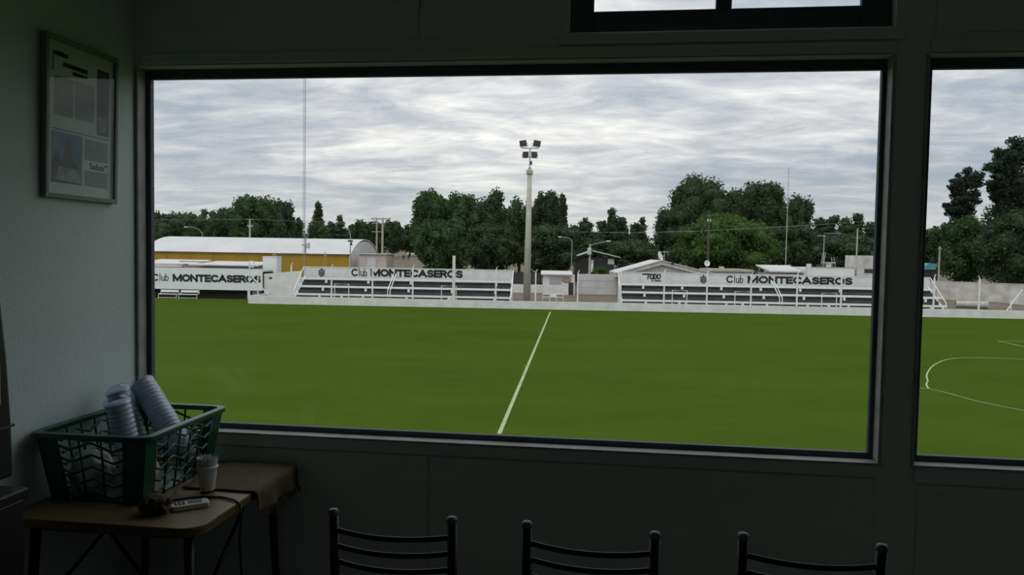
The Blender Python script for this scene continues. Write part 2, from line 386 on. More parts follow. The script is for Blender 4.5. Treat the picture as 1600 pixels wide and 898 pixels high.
MB().tube([(x, y, TZ - .045) for x, y in rrect(-hx + .06, hx - .06, -hy + .06, hy - .06, .05, 3)], .014, 8, closed=True).build('apron_frame', M['black'], tb, smooth=True)
for sx in (-1, 1):
    for sy in (-1, 1):
        MB().tube([(sx * (hx - .07), sy * (hy - .07), TZ - .03), (sx * (hx - .04), sy * (hy - .04), 0)], [.017, .014], 12).build('leg', M['black'], tb, smooth=True)
    MB().tube([(sx * (hx - .12), hy - .12, TZ - .05), (sx * (hx - .06), -hy + .09, .40)], .007, 8).build('brace', M['black'], tb, smooth=True)
MB().tube([(.0, -hy + .06, TZ - .05), (hx - .06, -hy + .055, .36)], .007, 8).build('brace', M['black'], tb, smooth=True)
# cloth over the far right part of the table
def cloth():
    b = MB(); nx, ny = 30, 26
    xa, xb = -1.56, TX1 + .012; ya, yb = 2.60, 2.965
    dr = .085
    W = (xb - xa) + dr
    for j in range(ny + 1):
        for i in range(nx + 1):
            s = W * i / nx; y = ya + (yb - ya) * j / ny
            wob = .004 * noise.noise(Vector((s * 9, y * 9, 2)))
            if s <= xb - xa: x, z = xa + s, TZ + .004 + abs(wob)
            else:
                k = s - (xb - xa); x = xb + .006 + .010 * math.sin(y * 40) * k / dr + .012 * k / dr; z = TZ + .004 - k * (1 + .25 * noise.noise(Vector((y * 22, 1, 4))))
            b.v.append((x, y + .012 * noise.noise(Vector((s * 6, 3, 1))) * (1 if j == 0 else 0), z))
    for j in range(ny):
        for i in range(nx):
            a = j * (nx + 1) + i; b.f.append((a, a + 1, a + nx + 2, a + nx + 1)); b.mi.append(0)
    return b
c_ = cloth().build('table_runner', M['cloth'], smooth=True); tag(c_, 'brown woven cloth draped over the far end of the corner table', 'cloth')
so_ = c_.modifiers.new('thick', 'SOLIDIFY'); so_.thickness = .003; so_.offset = 1
fr = MB()
for k in range(46):
    y = 2.605 + .355 * k / 45; q = rnd.uniform(.012, .024)
    fr.tube([(TX1 + .034, y, TZ - .078 + rnd.uniform(-.01, .01)), (TX1 + .037 + rnd.uniform(-.004, .006), y + rnd.uniform(-.004, .004), TZ - .085 - q)], .0018, 4)
tag(fr.build('fringe', M['cloth'], c_), kind='stuff')

# ------------------------------------------------------------------ green crate
CX0, CX1, CY0, CY1, CZ0, CZ1 = -1.998, -1.545, 2.36, 2.935, TZ + .002, 1.0
cr = thing('plastic_crate', 'green plastic crate with wavy lattice sides on the corner table', 'crate', ((CX0 + CX1) / 2, (CY0 + CY1) / 2, CZ0))
HX, HY, HH = (CX1 - CX0) / 2, (CY1 - CY0) / 2, CZ1 - CZ0
b = MB()
oo = rrect(-HX, HX, -HY, HY, .05, 5); ii = rrect(-HX + .028, HX - .028, -HY + .028, HY - .028, .035, 5); n_ = len(oo)
vs_ = [(x, y, z) for z in (HH - .020, HH) for x, y in oo] + [(x, y, z) for z in (HH - .020, HH) for x, y in ii]
fs_ = []
for i in range(n_):
    j = (i + 1) % n_
    fs_ += [(i, j, n_ + j, n_ + i), (2 * n_ + j, 2 * n_ + i, 3 * n_ + i, 3 * n_ + j), (n_ + i, n_ + j, 3 * n_ + j, 3 * n_ + i), (j, i, 2 * n_ + i, 2 * n_ + j)]
b.add(vs_, fs_).build('rim', M['green'], cr, bevel=.004)
tp = .035           # the sides lean inwards towards the bottom
def wall_pt(side, s, z):     # side 0..3, s along the side -1..1, z height -> point
    k = tp * (1 - z / HH); ax, ay = HX - .02 - k, HY - .02 - k
    return {0: Vector((s * ax, -ay, z)), 1: Vector((ax, s * ay, z)), 2: Vector((s * ax, ay, z)), 3: Vector((-ax, s * ay, z))}[side]
MB().prism(rrect(-HX + .055, HX - .055, -HY + .055, HY - .055, .03, 4), 'z', 0, .006).build('base', M['green'], cr)
for side in range(4):
    ln = HX if side in (0, 2) else HY
    for s0, s1 in ((-.99, -.62), (.62, .99)) if ln < .25 else ((-.99, -.72), (.72, .99)):
        b = MB(); pts = [wall_pt(side, s0, 0), wall_pt(side, s1, 0), wall_pt(side, s1, HH - .018), wall_pt(side, s0, HH - .018)]
        nrm = (pts[1] - pts[0]).cross(pts[3] - pts[0]).normalized() * .0035
        b.add([p + nrm for p in pts] + [p - nrm for p in pts], [(0, 1, 2, 3), (7, 6, 5, 4), (0, 4, 5, 1), (1, 5, 6, 2), (2, 6, 7, 3), (3, 7, 4, 0)]).build('corner_panel', M['green'], cr)
    lim = .62 if ln < .25 else .72
    b = MB()
    nr = 3 if ln < .25 else 5
    for k in range(nr + 1):
        s = -lim + 2 * lim * k / nr
        b.tube([wall_pt(side, s, .0), wall_pt(side, s, HH - .018)], .0045, 6)
    for q in range(5):
        z = .026 + q * (HH - .05) / 4.5
        pts = []
        for k in range(nr * 6 + 1):
            s = -lim + 2 * lim * k / (nr * 6); ph = (k / 6.0)
            pts.append(wall_pt(side, s, min(HH - .01, max(.004, z + .017 * (abs((ph + .5) % 2 - 1) - .5) * 1.7))))
        b.tube(pts, .0050, 6)
    b.build('lattice_panel', M['green'], cr, smooth=True)

# sleeves of disposable cups and bags in the crate
def sleeve(name, p0, p1, r, label, ncup=14):
    p0, p1 = Vector(p0), Vector(p1); d = p1 - p0; Ln = d.length
    o = bpy.data.objects.new(name, None); col.objects.link(o); tag(o, label, 'cup sleeve', 'sleeves of cups in the green crate')
    o.location = p0; o.rotation_euler = d.to_track_quat('Z', 'Y').to_euler()
    prof = [(r * .62, 0.0)]
    for k in range(ncup):
        z = .012 + (Ln - .02) * k / ncup; h = (Ln - .02) / ncup
        prof += [(r * .86, z), (r * .93, z + h * .70), (r * .98, z + h * .78), (r * .98, z + h * .95)]
    prof += [(r * .9, Ln - .006), (r * .55, Ln)]
    MB().lathe(prof, 24).build('cup_stack', M['cupw'], o, smooth=True)
    b = MB(); n = 22; m_ = 16; vs = []
    for i in range(m_ + 1):
        for j in range(n):
            a = 2 * math.pi * j / n; z = -.008 + (Ln + .03) * i / m_
            rr = r * (1.05 + .07 * noise.noise(Vector((math.cos(a) * 2, math.sin(a) * 2, z * 30))))
            if i == m_: rr *= .45
            if i == 0: rr *= .6
            vs.append((rr * math.cos(a), rr * math.sin(a), z))
    b.add(vs, [(i * n + j, i * n + (j + 1) % n, (i + 1) * n + (j + 1) % n, (i + 1) * n + j) for i in range(m_) for j in range(n)])
    b.build('film_wrap', M['film'], o, smooth=True)
    return o
def blob(name, c, r, label, cat, m, seed=0, amp=.25, fr_=14, group=None):
    bm = bmesh.new(); bmesh.ops.create_icosphere(bm, subdivisions=4, radius=1)
    for v in bm.verts:
        q = v.co.normalized(); k = 1 + amp * noise.noise(q * 2.2 + Vector((seed, 0, 0))) + amp * .45 * noise.noise(q * 6 + Vector((0, seed, 0)))
        v.co = Vector((q.x * r[0] * k, q.y * r[1] * k, max(-r[2] * .92, q.z * r[2] * k)))
    me = bpy.data.meshes.new(name); bm.to_mesh(me); bm.free(); me.shade_smooth(); me.materials.append(m)
    o = bpy.data.objects.new(name, me); col.objects.link(o); o.location = c; return tag(o, label, cat, group)
sleeve('cup_sleeve', (-1.765, 2.62, .80), (-1.81, 2.585, 1.075), .046, 'short wrapped sleeve of white cups standing upright at the crate front')
sleeve('cup_sleeve', (-1.625, 2.72, .865), (-1.86, 2.81, 1.105), .047, 'long film-wrapped sleeve of white cups leaning against the window corner', 18)
sleeve('cup_sleeve', (-1.80, 2.73, .80), (-1.90, 2.72, 1.09), .046, 'wrapped sleeve of white cups wedged behind the upright sleeve')
blob('plastic_bag', (-1.835, 2.478, .835), (.085, .042, .078), 'crumpled white bag behind the front lattice of the green crate', 'bag', M['bag'], 3)
blob('plastic_bag', (-1.672, 2.53, .835), (.044, .075, .078), 'crumpled white bag at the right front corner of the green crate', 'bag', M['bag'], 8)
blob('plastic_bag', (-1.66, 2.845, .80), (.035, .03, .042), 'crumpled white bag low at the rear right side of the green crate', 'bag', M['bag'], 15)

# cup with clear stirrers
cp = thing('plastic_cup', 'white plastic cup holding clear serrated cups on the corner table', 'cup', (-1.452, 2.590, TZ + .007))
MB().lathe([(.026, 0), (.027, .002), (.0305, .045), (.0315, .047), (.0345, .083), (.0375, .085), (.0375, .090), (.035, .0915), (.032, .088), (.025, .006)], 28, capt=True).build('cup_body', M['cupw'], cp, smooth=True)
b = MB()
vs_ = []; n_ = 40
for i, z in enumerate((.085, .10, .117)):
    for j in range(n_):
        a = 2 * math.pi * j / n_; r_ = (.033, .0350, .0375)[i]
        vs_.append((r_ * math.cos(a), r_ * math.sin(a), z + (.010 * (j % 2) + .004 * math.sin(j * 2.3) if i == 2 else 0)))
b.add(vs_, [(i * n_ + j, i * n_ + (j + 1) % n_, (i + 1) * n_ + (j + 1) % n_, (i + 1) * n_ + j) for i in range(2) for j in range(n_)])
b.build('clear_cup', mat('frosted_plastic', (.50, .52, .55), .4, .1, 30), cp)

# white handheld device, dark pouch, cable
dv = thing('handheld_device', 'small white handheld device with dark buttons lying on the table edge', 'device', (-1.420, 2.415, TZ), R(38))
MB().prism(rrect(-.062, .062, -.028, .028, .010, 4), 'z', 0, .019).build('casing', M['device'], dv, bevel=.004)
MB().prism(rrect(-.006, .040, -.016, .016, .006, 4), 'z', .019, .0205).build('screen', M['cap'], dv)
for i in range(3):
    for j in range(3): MB().box(-.050 + i * .013, -.042 + i * .013, -.017 + j * .013, -.009 + j * .013, .019, .0215).build('button', M['cap'], dv)
blob('pouch', (-1.502, 2.345, TZ + .03), (.052, .044, .032), 'dark crumpled pouch lying beside the white handheld device', 'pouch', M['pouch'], 21, .35)
b = MB()
cb = [(-1.50, 2.44, TZ + .012), (-1.47, 2.50, TZ + .005), (-1.42, 2.515, TZ + .005), (-1.36, 2.525, TZ + .005), (-1.30, 2.50, TZ + .006), (-1.272, 2.488, TZ - .004), (-1.266, 2.485, TZ - .05), (-1.27, 2.48, TZ - .12), (-1.262, 2.485, TZ - .3), (-1.262, 2.5, TZ - .6), (-1.27, 2.52, .015), (-1.2, 2.7, .012)]
tag(b.tube(cb, .0042, 8).build('power_cable', M['blackp'], smooth=True), 'black cable running over the table edge and hanging down', 'cable')

# ------------------------------------------------------------------ black appliance on a cabinet at the left edge
cb_ = thing('side_cabinet', 'low black cabinet at the left edge beside the corner table', 'cabinet', (-1.80, 1.680, 0))
MB().box(-.19, .185, -.20, .22, .05, .94).build('body', M['blackp'], cb_, bevel=.006)
MB().box(-.195, .195, -.205, .228, .94, .97).build('top', M['blackp'], cb_, bevel=.005)
dr_ = MB().box(-.17, .165, -.212, -.20, .08, .92).build('door', M['blackp'], cb_, bevel=.004); MB().tube([(.13, -.222, .5), (.13, -.222, .6)], .006, 8).build('handle', M['cap'], dr_)
for sx in (-.15, .15):
    for sy in (-.16, .18): MB().box(sx - .02, sx + .02, sy - .02, sy + .02, 0, .05).build('foot', M['blackp'], cb_)
ap = thing('drink_dispenser', 'tall black dispenser with a pale label panel cut off by the left edge', 'dispenser', (-1.85, 1.866, .97))
MB().prism([(-.12, 0), (.122, 0), (.118, .155), (.104, .36), (.085, .52), (.05, .585), (-.09, .585), (-.12, .54)], 'x', -.13, .13).build('body', M['blackp'], ap, bevel=.012)
MB().box(-.132, .132, -.124, .124, .150, .157).build('seam_band', M['cap'], ap)
MB().box(.130, .134, -.09, .070, .225, .345).build('label_panel', M['cupw'], ap)
MB().box(-.06, .06, -.16, -.12, .30, .38).build('spout', M['cap'], ap, bevel=.006)

# ------------------------------------------------------------------ three chairs facing the window
def chair(x, y, rz, wd, label):
    t = thing('slat_back_chair', label, 'chair', (x, y, 0), rz, 'black chairs lined up below the window')
    h = wd / 2
    for s in (-1, 1):
        p = MB().tube([(s * h, .03, .0), (s * h, .035, .44), (s * h, .02, .60), (s * h, -.005, .862)], [.0135, .0145, .0145, .0145], 14).build('back_post', M['black'], t, smooth=True)
        MB().lathe([(.0150, 0), (.0160, .004), (.0160, .012), (.0125, .018), (.004, .020)], 14, (s * h, -.006, .860)).build('post_cap', M['cap'], p, smooth=True)
        MB().tube([(s * h, .42, 0), (s * (h + .0), .40, .44)], .0125, 12).build('front_leg', M['black'], t, smooth=True)
        MB().tube([(s * h, .04, .2), (s * h, .405, .2)], .008, 8).build('side_stretcher', M['black'], t, smooth=True)
    MB().tube([(-h, .03, .16), (h, .03, .16)], .008, 8).build('rear_stretcher', M['black'], t, smooth=True)
    # back slats: flat bars that bow towards the sitter's back
    for k in range(6):
        z = .812 - .0505 * k; n = 14; b = MB(); vs = []
        for i in range(n + 1):
            s = -1 + 2 * i / n; x_ = s * (h - .008); y_ = -.002 + .03 * (.862 - z) / .26 - .034 * (1 - s * s); zz = z - .004 * (1 - s * s)
            vs += [(x_, y_ - .003, zz - .008), (x_, y_ + .003, zz - .008), (x_, y_ + .003, zz + .008), (x_, y_ - .003, zz + .008)]
        fs = [(i * 4 + j, i * 4 + (j + 1) % 4, i * 4 + 4 + (j + 1) % 4, i * 4 + 4 + j) for i in range(n) for j in range(4)] + [(3, 2, 1, 0), (n * 4, n * 4 + 1, n * 4 + 2, n * 4 + 3)]
        b.add(vs, fs).build('back_slat', M['black'], t, bevel=.0015)
    MB().prism(rrect(-h - .015, h + .015, .02, .43, .05), 'z', .44, .475).build('seat', M['blackp'], t, bevel=.010)
chair((-.794 - .431) / 2, 2.135, R(-.8), .363, 'black metal slat-back chair nearest the corner table')
chair((-.210 + .155) / 2, 2.122, R(-3.5), .365, 'middle black metal slat-back chair under the window')
chair((.401 + .764) / 2, 2.134, R(-3.5), .363, 'black metal slat-back chair farthest from the corner table')

# the outer face of the club house below the room, down to the pitch
tag(struct('wall_outer', MB().box(XL - .2, XR + .2, YW - .10, YW + .08, FIELD_Z, -.2), M['whited']), 'outer wall of the club house below the windows')

# ================================================================== OUTDOORS
# ground and pitch
b = MB(); ul = U(387.5, 79.5, 470); vv = [-20, 5, 81, 88, 90, 94, 110, 160, 230, 320, 430, 600]; uu = [-420, -150, -60, ul - .01, ul, 0, 60, 150, 420]
for v in vv:
    for u in uu: b.v.append((u, v, (0 if u < ul and v < 90 else ground(v)) - .06))
for j in range(len(vv) - 1):
    for i in range(len(uu) - 1): a = j * len(uu) + i; b.f.append((a, a + 1, a + 1 + len(uu), a + len(uu))); b.mi.append(0)
g = b.build('ground_earth', M['dirt']); tag(g, 'bare brown earth behind the low white wall', None, kind='structure'); infield(g, 0, 0, 0)
b = MB().box(-110, 110, 4.5, 79.5, -.05, 0); b.prism([(U(391, 79.5), 79.5), (-110, 79.5), (-110, 88), (U(391, 88), 88)], 'z', -.05, 0)
pf = b.build('pitch_turf', M['grass']); tag(pf, 'mown green football pitch below the windows', None, kind='structure'); infield(pf, 0, 0, 0)
def gline(pts, wd, label=None):
    P = [gnd(*p) for p in pts]
    # smooth the polyline
    if len(P) > 3:
        Q = []
        for i in range(len(P) - 1):
            p0, p1, p2, p3 = P[max(i - 1, 0)], P[i], P[i + 1], P[min(i + 2, len(P) - 1)]
            for k in range(6):
                t_ = k / 6; Q.append(.5 * ((2 * p1) + (-p0 + p2) * t_ + (2 * p0 - 5 * p1 + 4 * p2 - p3) * t_ * t_ + (-p0 + 3 * p1 - 3 * p2 + p3) * t_ ** 3))
        P = Q + [P[-1]]
    b = MB()
    for i, p in enumerate(P):
        d = (P[min(i + 1, len(P) - 1)] - P[max(i - 1, 0)]); d.z = 0; d.normalize(); n = Vector((-d.y, d.x, 0)) * wd / 2
        b.v += [tuple(p + n + Vector((0, 0, .012))), tuple(p - n + Vector((0, 0, .012)))]
    for i in range(len(P) - 1): b.f.append((2 * i, 2 * i + 1, 2 * i + 3, 2 * i + 2)); b.mi.append(0)
    o = b.build('pitch_marking', M['line'], pf)
    if label: o['label'] = label
gline([(860, 487), (780, 678)], .14, 'straight white line crossing the pitch')
gline([(819, 571.5), (828, 571.5)], .14)
gline([(1640, 563), (1600, 561.5), (1560, 559.5), (1520, 559), (1495, 559.5), (1478, 562), (1465, 567), (1455, 574), (1449, 583), (1448, 589), (1449.5, 595), (1447.5, 601), (1451, 607)], .075, 'thin curved white line looping across the turf')
gline([(1437, 606.5), (1451, 607)], .07)
gline([(1451, 607), (1480, 614), (1520, 625), (1560, 634), (1600, 641.5), (1650, 651)], .06)
gline([(1559, 533), (1600, 541.5), (1650, 552)], .10)
gline([(1559, 533), (1650, 534)], .08)

# low white perimeter wall
WV = 79.5; WH = .84
ul, ur = U(387.5, WV, 470), U(1760, WV, 490)
b = MB(); n_ = 26
o = bpy.data.objects.new('wall_perimeter', None); col.objects.link(o); infield(o, 0, WV, 0); tag(o, 'long low whitewashed wall along the far side of the pitch', None, kind='structure')
step_ = (ur - ul) / n_
for i in range(n_):
    MB().box(ul + i * step_ + .006, ul + (i + 1) * step_ - .006, 0, .22, -.1, WH + rnd.uniform(-.012, .012)).build('wall_section', M['white'], o)
MB().box(ul, ul + .22, .23, 6, -.1, WH).build('wall_return', M['white'], o)

# fence posts on the wall
px_posts = [455, 518, 582, 645, 775, 837, 903, 970, 1038, 1105, 1174, 1246, 1315, 1460, 1531, 1606]
for i, px in enumerate(px_posts):
    u = U(px, WV + .1, 440); h = 3.62 + rnd.uniform(-.1, .1)
    if px in (837, 903): h = 3.45
    t = thing('fence_post', 'slim white fence post on the low wall, %s from the left' % ordn(i), 'post', fl=(u, WV + .11, WH - .02), group='white fence posts on the perimeter wall')
    MB().box(-.075, .075, -.07, .07, .035, h - .45).build('shaft', M['pipe'], t, bevel=.01, seg=1)
    sg = -1 if px in (1531,) else 1
    MB().tube([(0, 0, h - .5), (0, 0, h - .38), (sg * .05, .02, h - .2), (sg * .17, .05, h)], [.055, .05, .045, .02], 8).build('bent_tip', M['pipe'], t)
t = thing('square_column', 'tall square white column standing out above the left grandstand', 'column', fl=(U(709, WV + .2), WV + .2, 0))
MB().box(-.15, .15, -.11, .13, -.1, ZZ(709, 399.5, WV + .2)).build('shaft', M['white'], t, bevel=.02); MB().box(-.17, .17, -.13, .15, .84, 1.0).build('collar', M['white'], t)

# grandstands -------------------------------------------------------
V0, NST, TREAD, RISE = 81.3, 6, .62, .41
def grandstand(pl, pr, label):
    u0, u1 = U(pl, 85.1, 430), U(pr, 85.1, 430); um = (u0 + u1) / 2
    t = thing('grandstand', label, 'grandstand', fl=(um, V0, 0)); h = (u1 - u0) / 2
    for k in range(NST):
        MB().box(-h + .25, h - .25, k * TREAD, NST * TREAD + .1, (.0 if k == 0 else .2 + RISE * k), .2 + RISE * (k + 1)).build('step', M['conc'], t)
    zt = .2 + RISE * NST     # 2.66
    MB().box(-h, h, NST * TREAD + .05, NST * TREAD + .25, 0, 3.93).build('parapet', M['white'], t)
    MB().box(-h - .04, h + .04, NST * TREAD, NST * TREAD + .30, 3.93, 4.0).build('parapet_coping', M['white'], t)
    for row, z in enumerate((.92, 1.74, 2.56)):
        y = TREAD * (2 * row) + .12
        nseg = max(3, round(2 * h / 4.4)); L_ = 2 * h / nseg
        for i in range(nseg):
            p = MB().box(-h + i * L_ + .01, -h + (i + 1) * L_ - .01, y - .20, y + .22, z, z + .20).build('bench_plank', M['pipe'], t)
            MB().box(-h + (i + .62) * L_ - .12, -h + (i + .62) * L_ + .12, y - .17, y + .10, z - .36, z).build('bracket', M['pipe'], p)
    for s in (-1, 1):    # side rails
        MB().tube([(s * h, NST * TREAD, 3.93), (s * h, .2, 1.35), (s * h, .2, 0)], .05, 8).build('side_rail', M['pipe'], t)
        MB().tube([(s * h, 1.9, 2.55), (s * h, 1.9, 1.0)], .04, 8).build('rail_post', M['pipe'], t)
        MB().prism([(0, 0), (NST * TREAD + .05, 0), (NST * TREAD + .05, 2.9), (.1, .5)], 'x', s * (h - .12) - .1, s * (h - .12) + .1).build('side_wall', M['white'], t)
    return t, um, h
def hurdles(t, um, pxs):
    for a, c, py in pxs:
        v = V0 - .55; u0, u1 = U(a, v) - um, U(c, v) - um; z = ZZ(a, py, v)
        MB().tube([(u0, -.55, 0), (u0, -.55, z), (u1, -.55, z), (u1, -.55, 0)], .05, 8).build('hurdle_rail', M['pipe'], t)
        MB().box((u0 + u1) / 2 - .12, (u0 + u1) / 2 + .12, -.6, -.5, 0, .95).build('hurdle_foot', M['pipe'], t)
def stairrail(t, um, px):
    u = U(px, 85.0, 433) - um
    for du in (0, .28):
        MB().tube([(u + du, 3.4, 2.5), (u + du, 3.4, 3.35), (u + du, .2, 1.6), (u + du, .2, .0)], .05, 8).build('stair_rail', M['pipe'], t)
def arcp(cx, cy, rx, ry, a0, a1, n=18): return [(cx + rx * math.cos(R(a0 + (a1 - a0) * k / n)), cy + ry * math.sin(R(a0 + (a1 - a0) * k / n))) for k in range(n + 1)]
GLY = {'M': (1.12, [[(0, 0), (0, 1)], [(0, 1), (.56, .1)], [(.56, .1), (1.12, 1)], [(1.12, 1), (1.12, 0)]]), 'O': (1.0, [arcp(.5, .5, .5, .5, 0, 360, 28)]),
       'N': (.86, [[(0, 0), (0, 1)], [(0, 1), (.86, 0)], [(.86, 0), (.86, 1)]]), 'T': (.8, [[(-.03, 1), (.83, 1)], [(.4, 1), (.4, 0)]]),
       'E': (.62, [[(0, 0), (0, 1)], [(0, 1), (.66, 1)], [(0, .5), (.58, .5)], [(0, 0), (.66, 0)]]), 'C': (.86, [arcp(.5, .5, .5, .5, 48, 312, 22)]),
       'A': (.98, [[(0, 0), (.49, 1)], [(.49, 1), (.98, 0)], [(.2, .32), (.78, .32)]]), 'S': (.72, [arcp(.36, .76, .34, .24, 30, 260, 14) + arcp(.36, .25, .36, .25, 90, -150, 14)]),
       'R': (.72, [[(0, 0), (0, 1)], [(0, 1), (.4, 1)] + arcp(.4, .74, .3, .26, 80, -90, 10) + [(0, .48)], [(.36, .48), (.74, 0)]]),
       'D': (.8, [[(0, 0), (0, 1)], [(0, 1), (.3, 1)] + arcp(.3, .5, .5, .5, 85, -85, 14) + [(.3, 0), (0, 0)]]), 'l': (.06, [[(0, 0), (0, 1.02)]]), 'u': (.48, [[(0, .66), (0, .24)] + arcp(.24, .24, .24, .24, 180, 360, 10) + [(.48, .66)], [(.48, .3), (.48, 0)]]), 'b': (.52, [[(0, 0), (0, 1.02)], arcp(.26, .32, .26, .32, 0, 360, 20)])}
def painted(name, word, m, parent, u0, u1, z0, z1, y, th, gap=.30, lean=0.):
    b = MB(); x = 0; segs = []
    for ch in word:
        wd, st = GLY[ch]
        for p in st: segs.append([(x + q[0], q[1]) for q in p])
        x += wd + gap
    tot = x - gap; hh = z1 - z0; tw = th * hh / 2
    sx = (u1 - u0 - 2 * tw) / tot; sz = hh - 2 * tw
    for p in segs:
        P = [Vector((u0 + tw + q[0] * sx + lean * q[1], z0 + tw + q[1] * sz)) for q in p]
        closed = (P[0] - P[-1]).length < 1e-4
        if closed: P = P[:-1]
        n = len(P); F = []; 
        for i in range(n):
            d = (P[(i + 1) % n] - P[i - 1]) if closed else (P[min(i + 1, n - 1)] - P[max(i - 1, 0)])
            d.normalize(); nn = Vector((-d.y, d.x)) * tw; q = P[i]
            if not closed and i == 0: q = q - d * tw
            if not closed and i == n - 1: q = q + d * tw
            F += [(q.x + nn.x, y, q.y + nn.y), (q.x - nn.x, y, q.y - nn.y), (q.x + nn.x, y - .02, q.y + nn.y), (q.x - nn.x, y - .02, q.y - nn.y)]
        fs = []
        for i in range(n if closed else n - 1):
            a, c = 4 * i, 4 * ((i + 1) % n)
            fs += [(a + 2, a + 3, c + 3, c + 2), (a, a + 2, c + 2, c), (a + 3, a + 1, c + 1, c + 3)]
        if not closed: fs += [(0, 1, 3, 2), (4 * n - 4, 4 * n - 2, 4 * n - 1, 4 * n - 3)]
        b.add(F, fs)
    return b.build(name, M[m], parent)
def club_text(t, um, y, a, a2, c, c2, py0, py1, v, slope):
    # light 'Club' and bold name, top and bottom of the capitals given in pixels at the left
    def zz(px, py): return ZZ(px, py, v)
    painted('lettering_club', 'C', 'letter', t, U(a, v) - um, U(a + (a2 - a) * .40, v) - um, zz(a, py1), zz(a, py0), y, .20)
    painted('lettering_club', 'lub', 'letter', t, U(a + (a2 - a) * .47, v) - um, U(a2, v) - um, zz(a, py1), zz(a, py0 - .5), y, .10)
    painted('lettering_name', 'MONTECASEROS', 'letter', t, U(c, v) - um, U(c2, v) - um, zz(c, py1 + (c - a) * slope), zz(c, py0 + (c - a) * slope), y, .27)
def crest(t, u, z, y, s):
    c = MB().box(u - .36 * s, u + .36 * s, y - .02, y, z + .14 * s, z + .22 * s).build('crest', M['letter'], t)
    for k, (dx, lo) in enumerate(((-.24, -.34), (-.08, -.46), (.08, -.46), (.24, -.34))):
        MB().box(u + dx * s - .058 * s, u + dx * s + .058 * s, y - .02, y, z + lo * s, z + .10 * s).build('crest_stripe', M['letter'], c)
    MB().prism([(u - .05 * s, z + .22 * s), (u + .05 * s, z + .22 * s), (u + .03 * s, z + .42 * s), (u - .03 * s, z + .42 * s)], 'y', y - .02, y).build('crest_cross', M['letter'], c)
    MB().prism([(u - .16 * s, z + .27 * s), (u + .16 * s, z + .27 * s), (u + .16 * s, z + .31 * s), (u - .16 * s, z + .31 * s)], 'y', y - .02, y).build('crest_cross', M['letter'], c)
VP = V0 + NST * TREAD + .05
t1, um, h1 = grandstand(475, 802, 'white grandstand behind the halfway line, left of the floodlight mast')
hurdles(t1, um, [(523, 545, 443.5), (690, 713, 446.5)]); stairrail(t1, um, 616)
club_text(t1, um, NST * TREAD + .045, 549, 573.5, 579, 723, 419.5, 431.2, VP, .0158)
crest(t1, U(502.5, VP) - um, ZZ(502.5, 425, VP), NST * TREAD + .045, 1.12)
t2, um, h2 = grandstand(966, 1453, 'long white grandstand right of the floodlight mast')
hurdles(t2, um, [(1051, 1074, 453.5), (1149, 1174, 455.5), (1285, 1308, 458)]); stairrail(t2, um, 1204)
club_text(t2, um, NST * TREAD + .045, 1134.5, 1161, 1168, 1332, 430.3, 441.6, VP, .0158)
crest(t2, U(1099, VP) - um, ZZ(1099, 435.5, VP), NST * TREAD + .045, 1.12)
yb = NST * TREAD + .045
painted('sponsor_logo', 'TODO', 'letter', t2, U(1009, VP) - um, U(1032, VP) - um, ZZ(1009, 436, VP), ZZ(1009, 427.4, VP), yb, .22, .22, .10)
for a, c, p0, p1 in ((1003, 1012, 427.2, 429.2), (1018, 1021, 437.2, 439), (1023, 1032.5, 437.4, 439.4)):
    MB().box(U(a, VP) - um, U(c, VP) - um, yb - .02, yb, ZZ(a, p1, VP), ZZ(a, p0, VP)).build('sponsor_line', M['phd'], t2)

# ------------------------------------------------------------------ floodlight mast
v = 81.6; t = thing('floodlight_mast', 'tall concrete floodlight mast between the two grandstands', 'floodlight', fl=(U(823, v, 470), v, 0))
zt = ZZ(827, 272, v); uu_ = U(827.5, v, 272) - U(823, v, 470)
MB().tube([(0, 0, -.2), (uu_, 0, zt)], [.42, .24], 18).build('concrete_pole', M['concl'], t, smooth=True)
MB().box(uu_ - .36, uu_ + .36, -.3, .3, zt, zt + .42).build('platform', M['concl'], t, bevel=.03)
MB().box(uu_ - .18, uu_ + .18, -.16, .16, zt + .42, zt + .72).build('platform_block', M['concl'], t, bevel=.03)
z2 = ZZ(827, 231.5, v)
MB().tube([(uu_, 0, zt + .6), (uu_, 0, z2)], .065, 8).build('steel_stem', M['steel'], t)
MB().box(uu_ + .05, uu_ + .25, -.12, .12, zt + 1.0, zt + 1.4).build('control_box', M['lampb'], t)
MB().tube([(uu_ - .95, 0, z2), (uu_ + .95, 0, z2)], .05, 8).build('crossbar', M['steel'], t)
MB().tube([(uu_ - .75, 0, z2 - .95), (uu_ + .75, 0, z2 - .95)], .05, 8).build('crossbar', M['steel'], t)
for sx, dz, wq, hq in ((-1, .48, 1, .66), (1, .48, 1, .66), (-1, -.66, .8, .66), (1, -.66, .8, .66)):
    fo = MB(); cx = uu_ + sx * (.70 if dz > 0 else .52); cz = z2 + dz + (.06 if dz > 0 else 0)
    w0, w1 = wq * .40, wq * .28
    fo.add([(-w0, -.22, -hq / 2), (w0, -.22, -hq / 2), (w0, -.22, hq / 2), (-w0, -.22, hq / 2), (-w1, .20, -hq / 3), (w1, .20, -hq / 3), (w1, .20, hq / 3), (-w1, .20, hq / 3)],
           [(0, 1, 2, 3), (7, 6, 5, 4), (0, 4, 5, 1), (1, 5, 6, 2), (2, 6, 7, 3), (3, 7, 4, 0)])
    o = fo.build('floodlight_head', M['lampb'], t); o.location = (cx, -.05, cz); o.rotation_euler = (R(18), R(6 * sx), R(14 * sx if dz > 0 else -24 * sx))
    MB().box(-w0 * .9, w0 * .9, -.235, -.222, -hq * .44, hq * .44).build('lens', M['lampg'], o)
    MB().tube([(-w0 - .03, 0, 0), (-w0 - .03, 0, -hq * .62), (w0 + .03, 0, -hq * .62), (w0 + .03, 0, 0)], .025, 6).build('bracket', M['steel'], o)

